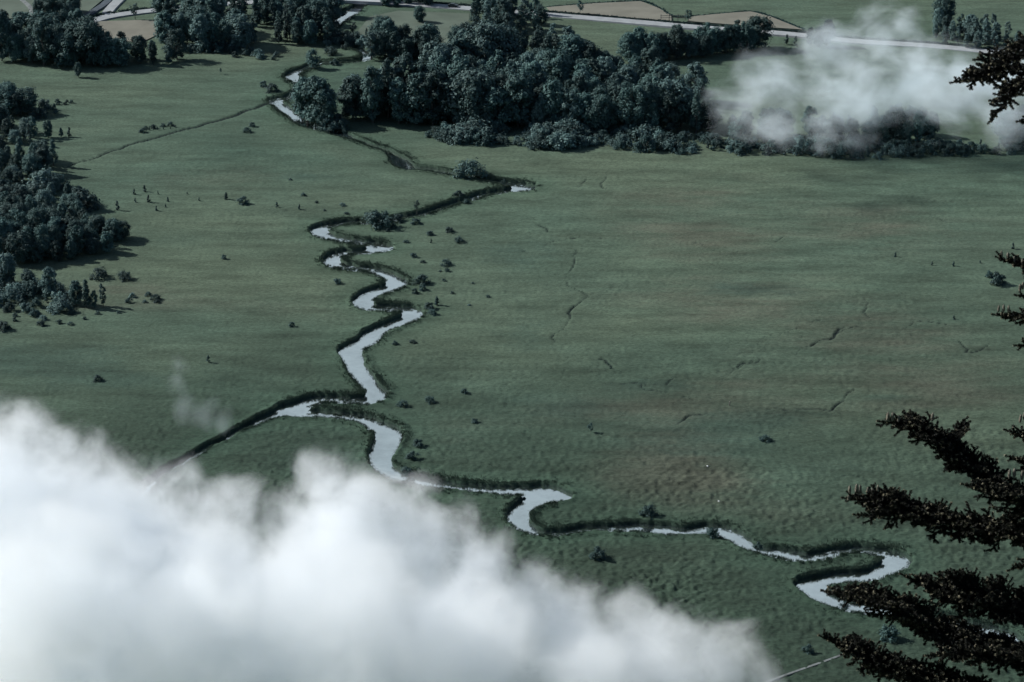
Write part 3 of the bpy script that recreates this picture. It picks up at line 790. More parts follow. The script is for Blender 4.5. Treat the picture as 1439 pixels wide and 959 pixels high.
# lone bushes and saplings dotted over the meadow
SAP = [(189, 274, 9), (203, 270, 10), (222, 274, 7), (190, 285, 7), (209, 285, 11), (236, 284, 8), (220, 297, 8), (233, 292, 6), (263, 274, 5), (280, 283, 6)]
for x, y, h in SAP:
    put_tree('sapling', x, y, h, 'sapling', 'tiny dark sapling in the loose group off the left woods', 'sapling', 'loose group of saplings off the left woods', False, False, 0.8)
LONE = [(318, 281, 11, 'sapling', 'dark sapling, first of the pair right of the sapling group'), (341, 287, 10, 'bush', 'dark bush, second of the pair right of the sapling group'),
        (165, 296, 15, 'sapling', 'larger dark bush between the dense wood and the sapling group'), (315, 364, 6, 'bush', 'flat dark bush alone in the left meadow'),
        (140, 390, 11, 'bush', 'dark bush just below the tip of the dense wood'), (175, 392, 9, 'bush', 'low bush to the right of the one below the dense wood'),
        (219, 421, 6, 'bush', 'low bush farthest into the meadow from the lowest clump'), (48, 443, 9, 'bush', 'low wide bush under the scrub on the left edge'),
        (58, 457, 6, 'bush', 'tiny dark bush below the scrub on the left edge'), (5, 463, 10, 'bush', 'dark bush cut by the left picture edge'), (100, 439, 8, 'bush', 'low bush at the foot of the lowest small clump'),
        (389, 292, 9, 'sapling', 'small sapling left of the stream, first of a pair'), (421, 295, 8, 'sapling', 'small sapling nearer the stream bend, second of a pair'),
        (534, 319, 20, 'bush', 'big dark bush on the far bank of the stream above the bends'), (557, 312, 9, 'bush', 'low bush just right of the big dark bank bush'),
        (553, 321, 6, 'bush', 'flat bush in front of the big dark bank bush'), (586, 299, 19, 'open', 'small open tree on the stream bank with a long shadow'),
        (584, 315, 8, 'bush', 'small bush below the small open bank tree'), (605, 331, 6, 'bush', 'low bush in the short diagonal row right of the bends'),
        (632, 327, 7, 'bush', 'upper bush of the short diagonal row right of the bends'), (606, 342, 7, 'sapling', 'tiny bush below the short diagonal row'), (645, 341, 7, 'bush', 'tiny bush right of the short diagonal row'),
        (582, 362, 6, 'bush', 'flat bush right of the second stream bend'), (627, 373, 7, 'bush', 'small bush well right of the middle bends'), (628, 382, 5, 'bush', 'lower flat bush well right of the middle bends'),
        (592, 399, 11, 'bush', 'wide bush right of the widest water'), (583, 412, 7, 'bush', 'small dark bush at the tip beside the widest water'), (594, 408, 8, 'bush', 'small dark bush under the wide one by the water'),
        (614, 429, 13, 'sapling', 'dark ragged bush where the stream turns back right'), (604, 434, 9, 'bush', 'dark low bush at the end of the turning bank'), (608, 442, 7, 'bush', 'dark flat bush just below the turning bank'),
        (475, 398, 6, 'bush', 'flat bush left of the middle bends'), (410, 458, 6, 'bush', 'flat dark bush alone left of the stream'), (645, 276, 8, 'bush', 'small bush inside the sharp stream corner'),
        (655, 286, 6, 'bush', 'low bush below the sharp stream corner'), (708, 263, 12, 'open', 'thin shrub on the bank before the sharp stream corner'), (660, 248, 18, 'bush', 'round grey-green bush on the far bank before the sharp corner'),
        (566, 571, 7, 'bush', 'low bush right of the stream above the lower fork'), (604, 565, 7, 'bush', 'dark flat bush second right of the lower fork'), (653, 553, 7, 'bush', 'low wide bush third right of the lower fork'),
        (588, 627, 10, 'bush', 'dark bush right of the lower wide water'), (580, 644, 9, 'bush', 'dark bush just above the cloud edge by the stream'), (667, 594, 6, 'bush', 'faint small bush in the meadow right of the lower water'),
        (572, 669, 11, 'bush', 'dark bush on the bank touching the cloud'), (555, 484, 5, 'bush', 'tiny flat bush right of the straight water reach'), (580, 482, 4, 'bush', 'tiniest bush right of the straight water reach'),
        (830, 608, 14, 'open', 'lone little tree with a clear shadow in the open meadow'), (858, 518, 5, 'sapling', 'tiny dark shrub at the end of a meadow ditch'),
        (912, 725, 14, 'bush', 'big dark bush on the bank right of the cloud'), (840, 785, 15, 'bush', 'big dark bush in the rough grass above the cloud edge'), (1003, 755, 12, 'bush', 'bush on the near bank beside the pale bend'),
        (1075, 620, 7, 'bush', 'faint flat bush in the heathy ground left of the conifer'), (293, 509, 11, 'sapling', 'dark little shrub alone above the large cloud'), (137, 535, 7, 'bush', 'dark flat bush just above the cloud on the left'),
        (1258, 362, 8, 'sapling', 'dark sapling, first in a line towards the conifer'), (1310, 374, 7, 'sapling', 'dark sapling, second in a line towards the conifer'), (1340, 375, 8, 'sapling', 'dark sapling, third in a line towards the conifer'),
        (1377, 371, 6, 'sapling', 'dark sapling, fourth in a line towards the conifer'), (1423, 350, 9, 'sapling', 'dark sapling just above a conifer branch tip'), (1340, 450, 7, 'sapling', 'tiny shrub left of the cone bearing branch tips'),
        (1402, 400, 16, 'bush', 'pale wide bush behind the small conifer branch tips'), (1390, 390, 9, 'bush', 'small bush beside the pale wide one behind the branch tips'),
        (347, 186, 6, 'bush', 'small bush below the left ditch, upper of two'), (355, 178, 6, 'bush', 'small bush close under the left ditch'), (382, 128, 9, 'bush', 'dark bush left of the upper stream elbow'),
        (370, 121, 7, 'bush', 'faint bush above the upper stream elbow'), (310, 104, 8, 'open', 'tiny open shrub alone in the far left meadow'), (465, 76, 8, 'bush', 'dark bush on the near side of the upper stream'), (470, 91, 7, 'bush', 'dark low bush by the upper stream reach'),
        (484, 69, 5, 'bush', 'tiny bush above the upper stream reach'), (1185, 842, 9, 'bush', 'bush hidden by the tip of a conifer branch at the pale bend'), (1248, 898, 18, 'bush', 'bluish bush between two low conifer branches'),
        (1135, 918, 12, 'bush', 'dark bush by the footpath at the cloud end'), (1065, 772, 10, 'bush', 'dark bush on the bank between two pale bends')]
for x, y, h, k, l in LONE:
    sm = k == 'bush' or h < 10
    nm = {'bush': 'bush', 'sapling': 'sapling', 'open': 'small_tree'}[k]
    put_tree(nm, x, y, h, k, l, {'bush': 'bush', 'sapling': 'sapling', 'open': 'tree'}[k], None, h < 7 and 'grey' in l, not sm, 1.0)
grove([(75, 148), (110, 146), (112, 142), (80, 142)], 5, 1.5, lambda x, y: 4, ['bush'], 'bush', {'*': 'tiny low bush in the short line on the far left meadow'}, 'bush', 'short line of tiny bushes', 0, False)
grove([(198, 187), (250, 180), (240, 176), (205, 180)], 10, 1.8, lambda x, y: 5, ['bush', 'sapling'], 'bush', {'*': 'tiny bush in the cluster beside the long thin ditch'}, 'bush', 'tiny bushes beside the thin ditch', 0, False)
grove([(-5, 448), (90, 460), (230, 425), (200, 405), (150, 440), (60, 438)], 16, 3.0, lambda x, y: 5, ['bush'], 'bush', {'*': 'tiny tussocky bush on the meadow around the lowest clump'}, 'bush', 'tiny bushes around the lowest clump', 0.3, False)
grove([(400, 250), (480, 285), (700, 420), (640, 440), (560, 330), (440, 300)], 16, 6.0, lambda x, y: 3.5, ['bush'], 'bush', {'*': 'tiny low bush dotted around the stream bends'}, 'bush', 'tiny bushes around the bends', 0.2, False)

# ------------------------------------------------------------------ small built things
def box(bm_v, bm_f, c, s):
    x, y, z = c; a, b, h = s[0] / 2, s[1] / 2, s[2] / 2
    o = len(bm_v)
    bm_v += [(x + i * a, y + j * b, z + k * h) for k in (-1, 1) for j in (-1, 1) for i in (-1, 1)]
    bm_f += [tuple(o + q for q in f) for f in ((0, 2, 3, 1), (4, 5, 7, 6), (0, 1, 5, 4), (2, 6, 7, 3), (0, 4, 6, 2), (1, 3, 7, 5))]
def boxes(name, lst, mat, parent=None, bevel=0.0):
    v, f = [], []
    for c, s in lst: box(v, f, c, s)
    me = bpy.data.meshes.new(name); me.from_pydata(v, [], f)
    o = link(name, me, mat, parent)
    if bevel:
        b = o.modifiers.new('bevel', 'BEVEL'); b.width = bevel; b.segments = 2
    return o
a, b = G(474, 1.3), G(540, 4.7)
ang = math.atan2(b[1] - a[1], b[0] - a[0]); L = np.linalg.norm(b - a)
br = empty('road_bridge', ((a[0] + b[0]) / 2, (a[1] + b[1]) / 2, 0), ang)
tag(br, 'low pale concrete road bridge over the upper stream', 'bridge')
boxes('deck', [((0, 0, 0.45), (L, 7.4, 0.5))], M_CONC, br, 0.04)
for s in (-1, 1):
    boxes('parapet', [((0, s * 3.5, 1.0), (L, 0.3, 0.6))], M_CONC, br, 0.03)
    boxes('abutment', [((s * L * 0.40, 0, -0.35), (L * 0.2, 7.0, 1.1))], M_CONC, br, 0.05)

a = G(946, 30)
rk = empty('hay_rack', (a[0], a[1], 0.2), 0.1)
tag(rk, 'thin wooden rack of posts and a rail between the two tan fields', 'rack')
for k in (-4.2, -1.4, 1.6, 4.2):
    boxes('post', [((k, 0, 1.1), (0.16, 0.16, 2.4))], M_WOOD, rk)
boxes('rail', [((0, 0.15, 1.75), (9.0, 0.12, 0.16))], M_WOOD, rk)
boxes('rail', [((0, 0.15, 1.0), (9.0, 0.12, 0.14))], M_WOOD, rk)

a = G(1025, 571)
ps = empty('post', (a[0], a[1], -0.1)); tag(ps, 'dark wooden post standing alone in the heathy meadow', 'post')
V, F = tube([(0, 0, 0), (0.02, 0, .6), (0.05, 0, 1.2)], [.13, .12, .1], 8)
link('shaft', np_mesh('shaft', V, F, True), M_WOOD, ps)
V, F = tube([(0.05, 0, 1.2), (0.05, 0, 1.24), (0.05, 0, 1.3)], [.15, .15, .02], 8)
link('cap', np_mesh('cap', V, F), M_WOOD, ps)

def stone(x, y, r, label):
    import bmesh
    bm = bmesh.new(); bmesh.ops.create_icosphere(bm, subdivisions=2, radius=r)
    for v in bm.verts:
        v.co *= 1 + 0.35 * (random.random() - 0.5)
    me = bpy.data.meshes.new('stone'); bm.to_mesh(me); bm.free()
    p = G(x, y)
    o = link('stone', me, M_STONE); o.location = (p[0], p[1], 0.2)
    tag(o, label, 'stone')
stone(994, 657, 0.24, 'white stone in the heathy meadow, upper of two specks')
stone(1010, 706, 0.2, 'white stone in the meadow, lower of two specks')

# dark car on the road beside the clump
p = G(637, 11.2)
ang = math.atan2(*(G(600, 8.5) - G(660, 13))[[1, 0]])
car = empty('parked_car', (p[0], p[1], 0.345), ang, 0.85); tag(car, 'small dark car on the pale road beside the tree clump', 'car')
M_CAR = simple('dark car paint', (0.02, 0.03, 0.04), 0.35, 0.05, 1.0, 0.5)
M_GLASS = simple('car glass', (0.03, 0.04, 0.05), 0.1, 0.05, 1.0, 0.6)
M_TYRE = simple('tyre rubber', (0.015, 0.015, 0.016), 0.9, 0.1, 3.0)
prof = [(-2.0, .35), (-2.05, .75), (-1.75, .95), (-0.95, 1.02), (-0.35, 1.42), (0.9, 1.45), (1.6, 1.05), (2.0, .95), (2.05, .4)]
v = [(x, s * (0.85 if z > 1.1 else 0.9), z) for s in (-1, 1) for x, z in prof]; n = len(prof)
me = bpy.data.meshes.new('body'); me.from_pydata(v, [], [tuple(range(n))[::-1], tuple(range(n, 2 * n))] + [(i, (i + 1) % n, n + (i + 1) % n, n + i) for i in range(n)])
link('body', me, M_CAR, car)
for sx in (-1.3, 1.3):
    for sy in (-0.86, 0.86):
        V, F = tube([(sx, sy - .1, .33), (sx, sy - .09, .33), (sx, sy + .09, .33), (sx, sy + .1, .33)], [.2, .33, .33, .2], 14)
        link('wheel', np_mesh('wheel', V, F), M_TYRE, car)
for s in (-1, 1):
    me = bpy.data.meshes.new('side_window'); y = s * 0.885
    me.from_pydata([(-.72, y, 1.06), (1.35, y, 1.08), (.85, y, 1.38), (-.3, y, 1.36)], [], [(0, 1, 2, 3)]); link('side_window', me, M_GLASS, car)

# ------------------------------------------------------------------ fir tree beside the viewpoint
def fir_mat():
    m, nt, out = new_mat('fir needles')
    b = bsdf(nt, out, 0.6, 0.25)
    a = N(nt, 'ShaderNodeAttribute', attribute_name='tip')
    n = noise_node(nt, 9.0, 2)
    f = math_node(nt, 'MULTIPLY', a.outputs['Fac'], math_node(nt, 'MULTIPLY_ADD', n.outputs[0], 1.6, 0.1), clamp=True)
    r = ramp(nt, f, [(0.0, (0.0035, 0.0050, 0.0030)), (0.4, (0.014, 0.016, 0.008)), (1.0, (0.33, 0.31, 0.215))])  # paler shoot tips, with their sunlit highlight put into the colour
    nt.links.new(r.outputs[0], b.inputs['Base Color'])
    return m
M_FIR = fir_mat()
M_FBARK = simple('fir bark', (0.045, 0.04, 0.036), 0.95, 0.4, 6.0)
M_CONE = simple('fir cone', (0.125, 0.118, 0.095), 0.85, 0.4, 40.0)
DF = 28.0
class Needles:
    def __init__(s): s.p0, s.p1, s.t0 = [], [], []
    def twig(s, a, b, tip):   # a twig clothed in needles from a to b
        s.p0.append(a); s.p1.append(b); s.t0.append(tip)
    def build(s, per_m=1300, ln=0.025, wd=0.0033):
        p0, p1, tp = np.array(s.p0), np.array(s.p1), np.array(s.t0)
        L = np.linalg.norm(p1 - p0, axis=1)
        n = np.maximum(6, (L * per_m)).astype(int)
        i = np.repeat(np.arange(len(L)), n)
        t = rng.random(len(i)) ** 0.85
        ax = (p1 - p0)[i] / L[i][:, None]
        base = p0[i] + (p1 - p0)[i] * t[:, None]
        r = rng.normal(0, 1, (len(i), 3)); r[:, 2] = r[:, 2] + 0.5
        r -= ax * (r * ax).sum(1)[:, None]; r /= np.linalg.norm(r, axis=1)[:, None] + 1e-9
        d = r * 0.85 + ax * rng.uniform(0.2, 0.75, (len(i), 1)); d /= np.linalg.norm(d, axis=1)[:, None]
        w = np.cross(d, r + rng.normal(0, .5, r.shape)); w /= np.linalg.norm(w, axis=1)[:, None] + 1e-9
        ll = ln * rng.uniform(0.7, 1.15, (len(i), 1)) * (1 - 0.35 * t[:, None] ** 4)
        a = base - w * wd; b = base + w * wd; c = base + d * ll + w * wd * .4; e = base + d * ll - w * wd * .4
        k = len(i)
        V = np.concatenate([a, b, c, e]); j = np.arange(k)
        F = np.column_stack([j, j + k, j + 2 * k, j + 3 * k])
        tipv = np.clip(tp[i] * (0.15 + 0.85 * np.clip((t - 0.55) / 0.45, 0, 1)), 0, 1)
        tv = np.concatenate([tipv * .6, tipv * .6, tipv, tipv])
        return V, F, tv

def fir_branch(tree, line, lat, cones=(), dens=1.0, label=None, up=0.12):
    """line: pixel points (x, y, metres nearer(-)/farther(+)) from trunk to tip"""
    P = np.array([AT(x, y, DF + dz) for x, y, dz in line])
    S = smooth_line(P[:, :3], 0.03) if False else None
    # dense resample
    seg = np.linalg.norm(np.diff(P, axis=0), axis=1); cum = np.concatenate([[0], np.cumsum(seg)]); tot = cum[-1]
    m = int(tot / 0.05) + 2
    u = np.linspace(0, tot, m)
    C = np.column_stack([np.interp(u, cum, P[:, k]) for k in range(3)])
    for _ in range(3):
        C[1:-1] = (C[:-2] + 2 * C[1:-1] + C[2:]) / 4
    T = np.gradient(C, axis=0); T /= np.linalg.norm(T, axis=1)[:, None]
    nd = Needles(); woodV, woodF, off = [], [], 0
    def wood(pts, rad, sides=5):
        nonlocal off
        V, F = tube(pts, rad, sides); woodV.append(V); woodF.append(F + off); off += len(V)
    wood(C, 0.022 * (1 - 0.85 * np.linspace(0, 1, m)) * (0.6 + 0.25 * tot), 6)
    upv = np.array([0, 0, 1.0])
    def spray(p, d, L, lvl, tipness):
        # one side shoot with its own finger-like shoots
        n = max(2, int(L / 0.05))
        pts = [p]; cur = d.copy()
        for k in range(n):
            cur = cur + rng.normal(0, 0.07, 3) + np.array([0, 0, 0.03]); cur /= np.linalg.norm(cur)
            pts.append(pts[-1] + cur * L / n)
        wood(pts, np.linspace(0.009, 0.005, n + 1), 4)
        for k in range(n):
            last = k == n - 1
            nd.twig(pts[k], pts[k + 1], tipness if last else tipness * 0.12)
        if lvl > 0:
            side = np.cross(d, upv); side /= np.linalg.norm(side) + 1e-9
            step = 0.045 / dens
            s = 0.05
            sg = 1
            while s < L - 0.02:
                k = min(n - 1, int(s / L * n)); q = pts[k] + (pts[k + 1] - pts[k]) * ((s / L * n) - k)
                sub = min(0.06 + 0.55 * (L - s), 0.2) * rng.uniform(0.6, 1.2)
                dd = d * 0.75 + side * sg * rng.uniform(0.5, 0.9) + upv * rng.normal(0.12, 0.25); dd /= np.linalg.norm(dd)
                spray(q, dd, sub, lvl - 1 if sub > 0.12 else 0, rng.choice([0.1, 0.5, 1.0]))
                sg = -sg; s += step * rng.uniform(0.7, 1.3)
        return pts[-1]
    # leader
    for k in range(m - 1):
        nd.twig(C[k], C[k + 1], 0.1 if k < m - 3 else 1.0)
    s = 0.0
    while s < tot - 0.05:
        i = min(m - 2, int(s / tot * (m - 1))); p = C[i]; t = T[i]
        side = np.cross(t, upv); side /= np.linalg.norm(side) + 1e-9
        rem = tot - s
        for sg in (-1, 1):
            if rng.random() < 0.1: continue
            L = min(0.04 + 0.5 * max(0, rem - 0.08), lat) * rng.uniform(0.55, 1.15)
            d = t * rng.uniform(0.6, 1.0) + side * sg * rng.uniform(0.5, 0.9) + upv * rng.normal(up, 0.2); d /= np.linalg.norm(d)
            spray(p, d, L, 2 if L > 0.3 else 1 if L > 0.1 else 0, rng.choice([0.4, 0.8, 1.0]))
        if rng.random() < 0.9:
            d = t * 0.6 + upv * rng.choice([-0.7, 0.6, 0.8]) + side * rng.normal(0, .4); d /= np.linalg.norm(d)
            spray(p, d, min(0.05 + 0.25 * rem, 0.2) * rng.uniform(.6, 1.1), 1, rng.choice([0.3, 0.8]))
        s += 0.048 / dens * rng.uniform(0.75, 1.25)
    V, F, tv = nd.build()
    nv = len(V)
    wv = np.vstack(woodV); wf = np.vstack(woodF)
    me = np_mesh('branch', np.vstack([V, wv]), [F, wf + nv])
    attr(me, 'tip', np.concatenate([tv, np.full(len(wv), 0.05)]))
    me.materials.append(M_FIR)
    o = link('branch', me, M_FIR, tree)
    if label: o['label'] = label
    for (x, y, dz, h) in cones:
        base = AT(x, y, DF + dz)
        k = 7; z = np.linspace(0, 1, k)
        hm = h * DF / FPX / 0.95
        rad = hm * 0.17 * np.array([0.45, 0.9, 1.0, 1.0, 0.92, 0.75, 0.2])
        lean = rng.normal(0, 0.04, 2) * hm
        pts = np.column_stack([base[0] + lean[0] * z, base[1] + lean[1] * z, base[2] + hm * z])
        Vc, Fc = tube(pts, rad, 9)
        Vc = Vc + rng.normal(0, hm * 0.012, Vc.shape)
        link('cone', np_mesh('cone', Vc, Fc), M_CONE, o)
    return o

tx, ty = AT(1535, 500, DF)[:2]
fir = empty('fir_tree', (0, 0, 0))
tag(fir, 'dark fir tree with upright cones on its branches, reaching in from the right edge', 'tree')
zb = float(hill_z(tx, ty)) - 1.5
tp = AT(1500, -60, DF)
V, F = tube([(tx, ty, zb), (tx, ty, zb + 3), (tx * .6 + tp[0] * .4, ty, (zb + tp[2]) / 2 + 3), (tp[0], tp[1], tp[2]), (tp[0] - .02, tp[1], tp[2] + 2.5)], [.17, .15, .10, .045, .008], 10)
link('trunk', np_mesh('trunk', V, F, True), M_FBARK, fir)
TK_ = lambda y: 1528 - (900 - y) * 0.03
# boughs seen in the photograph
fir_branch(fir, [(TK_(40), 40, 0), (1460, 62, -.1), (1410, 92, -.2), (1375, 112, -.3), (1334, 117, -.4)], 0.33, [], 1.0)
fir_branch(fir, [(TK_(70), 75, 0), (1460, 100, -.3), (1420, 135, -.5), (1388, 175, -.7)], 0.24, [], 1.0)
fir_branch(fir, [(TK_(30), 40, 0), (1450, 62, .3), (1414, 70, .5)], 0.25, [], 1.0)
fir_branch(fir, [(TK_(90), 130, 0), (1470, 160, -.5), (1428, 172, -.7)], 0.14, [], 0.9)
fir_branch(fir, [(TK_(380), 400, 0), (1455, 380, 0), (1425, 372, 0), (1398, 361, 0)], 0.13, [(1407, 364, 0, 11), (1416, 366, 0, 11), (1425, 370, 0, 10), (1436, 374, 0, 10)], 1.0)
fir_branch(fir, [(TK_(430), 440, .1), (1460, 446, .1), (1430, 448, .1), (1393, 442, .1)], 0.22, [(1403, 439, 0, 10), (1410, 439, 0, 11), (1417, 440, 0, 11), (1433, 410, .1, 11), (1437, 407, .1, 11)], 1.0)
fir_branch(fir, [(TK_(430), 425, .2), (1460, 420, .3), (1425, 415, .4)], 0.12, [], 1.0)
fir_branch(fir, [(TK_(500), 500, .1), (1470, 488, 0), (1424, 486, -.1)], 0.12, [], 1.0)
fir_branch(fir, [(TK_(650), 720, 0), (1440, 702, -.1), (1395, 678, -.2), (1350, 652, -.3), (1318, 622, -.4), (1285, 600, -.5), (1232, 592, -.6)], 0.36,
           [(1247, 592, -.6, 13), (1254, 592, -.6, 13), (1262, 594, -.55, 10), (1310, 592, -.4, 12), (1418, 672, -.5, 13), (1425, 671, -.5, 13), (1436, 674, -.5, 13)], 1.0)
fir_branch(fir, [(1345, 640, -.3), (1340, 615, -.1), (1350, 600, .1), (1364, 592, .2)], 0.13, [], 1.0)
fir_branch(fir, [(TK_(700), 735, -.2), (1450, 715, -.5), (1410, 700, -.8), (1350, 680, -1.0)], 0.30, [], 1.0)
fir_branch(fir, [(TK_(620), 640, .1), (1465, 625, .1), (1435, 612, .1), (1410, 604, .1)], 0.22, [(1433, 594, .1, 12), (1439, 590, .1, 12)], 1.0)
fir_branch(fir, [(TK_(660), 690, .2), (1465, 668, .1), (1440, 652, 0), (1412, 640, -.1)], 0.24, [], 1.0)
fir_branch(fir, [(TK_(740), 770, 0), (1440, 757, -.1), (1380, 745, -.2), (1325, 735, -.35), (1280, 722, -.5), (1230, 705, -.6), (1182, 700, -.7)], 0.38,
           [(1194, 694, -.7, 12), (1203, 693, -.65, 13), (1208, 694, -.65, 13), (1219, 694, -.6, 10), (1226, 694, -.6, 9), (1233, 690, -.6, 9), (1192, 704, -.75, 9), (1271, 714, -.5, 9), (1300, 716, -.4, 9)], 1.0)
fir_branch(fir, [(1240, 712, -.6), (1255, 700, -.4), (1264, 686, -.3)], 0.08, [], 1.0)
fir_branch(fir, [(1265, 722, -.6), (1235, 726, -.8), (1198, 724, -.9)], 0.1, [], 1.0)
fir_branch(fir, [(TK_(800), 790, .2), (1470, 785, .3), (1435, 795, .3), (1415, 803, .3)], 0.2, [], 0.9)
fir_branch(fir, [(TK_(860), 880, .1), (1440, 862, 0), (1380, 850, -.1), (1325, 835, -.2), (1290, 818, -.3), (1264, 806, -.4)], 0.46, [], 1.1)
fir_branch(fir, [(TK_(880), 925, -.2), (1440, 925, -.3), (1385, 915, -.4), (1320, 892, -.6), (1260, 858, -.8), (1205, 842, -.95), (1153, 830, -1.1)], 0.38, [], 1.1)
fir_branch(fir, [(TK_(900), 950, -.4), (1450, 935, -.7), (1400, 925, -.9), (1340, 920, -1.1), (1300, 922, -1.3)], 0.26, [], 1.0)
fir_branch(fir, [(TK_(930), 1010, -.3), (1420, 985, -.5), (1340, 965, -.8), (1270, 945, -1.0), (1215, 925, -1.15), (1150, 893, -1.3)], 0.30, [], 1.1)
fir_branch(fir, [(TK_(960), 1040, -.5), (1420, 1005, -.9), (1330, 985, -1.2), (1270, 975, -1.4)], 0.36, [], 1.0)
# the rest of the crown outside the frame
for k in range(26):
    y0 = -30 + k * 41
    ang = random.uniform(-0.9, 0.9)
    Lr = 0.6 + 0.0021 * (y0 + 60)
    c = AT(TK_(y0), y0, DF)
    tipx = TK_(y0) + Lr * math.cos(ang) * FPX / DF
    fir_branch(fir, [(TK_(y0), y0, 0), ((TK_(y0) + tipx) / 2, y0 + 16, Lr * math.sin(ang) * .5), (tipx, y0 + 20, Lr * math.sin(ang))], 0.42, [], 0.75)

# ------------------------------------------------------------------ clouds
def surface_nets(field, lo, hi, step, iso):
    nx, ny, nz = [int(math.ceil((hi[k] - lo[k]) / step)) + 1 for k in range(3)]
    gx, gy, gz = np.meshgrid(lo[0] + np.arange(nx) * step, lo[1] + np.arange(ny) * step, lo[2] + np.arange(nz) * step, indexing='ij')
    P = np.column_stack([gx.ravel(), gy.ravel(), gz.ravel()])
    S = (field(P) - iso).reshape(nx, ny, nz)
    ins = S > 0
    cell = np.zeros((nx - 1, ny - 1, nz - 1), int)
    for a in (0, 1):
        for b in (0, 1):
            for c in (0, 1):
                cell += ins[a:nx - 1 + a, b:ny - 1 + b, c:nz - 1 + c]
    act = (cell > 0) & (cell < 8)
    ids = -np.ones(act.shape, int); ids[act] = np.arange(act.sum())
    acc = np.zeros((act.sum(), 3)); cnt = np.zeros(act.sum())
    ci = np.argwhere(act)
    corners = [(a, b, c) for a in (0, 1) for b in (0, 1) for c in (0, 1)]
    for p in corners:
        for k in range(3):
            if p[k] == 0:
                q = list(p); q[k] = 1
                s0 = S[ci[:, 0] + p[0], ci[:, 1] + p[1], ci[:, 2] + p[2]]
                s1 = S[ci[:, 0] + q[0], ci[:, 1] + q[1], ci[:, 2] + q[2]]
                cr = (s0 > 0) != (s1 > 0)
                t = np.where(cr, s0 / np.where(cr, s0 - s1, 1), 0)
                pt = np.tile(np.array(p, float), (len(ci), 1)); pt[:, k] += t
                acc += np.where(cr[:, None], pt, 0); cnt += cr
    V = (ci + acc / np.maximum(cnt, 1)[:, None]) * step + np.array(lo)
    F = []
    for k in range(3):
        o1, o2 = (k + 1) % 3, (k + 2) % 3
        sl0 = [slice(None)] * 3; sl1 = [slice(None)] * 3
        sl0[k] = slice(0, -1); sl1[k] = slice(1, None)
        e = ins[tuple(sl0)] != ins[tuple(sl1)]
        for c in np.argwhere(e):
            if c[o1] == 0 or c[o2] == 0 or c[o1] >= act.shape[o1] or c[o2] >= act.shape[o2]: continue
            q = []
            for d1, d2 in ((0, 0), (1, 0), (1, 1), (0, 1)):
                w = c.copy(); w[o1] -= d1; w[o2] -= d2
                q.append(ids[tuple(w)])
            if not ins[tuple(c)]: q = q[::-1]
            F.append(q)
    return V, np.array(F)

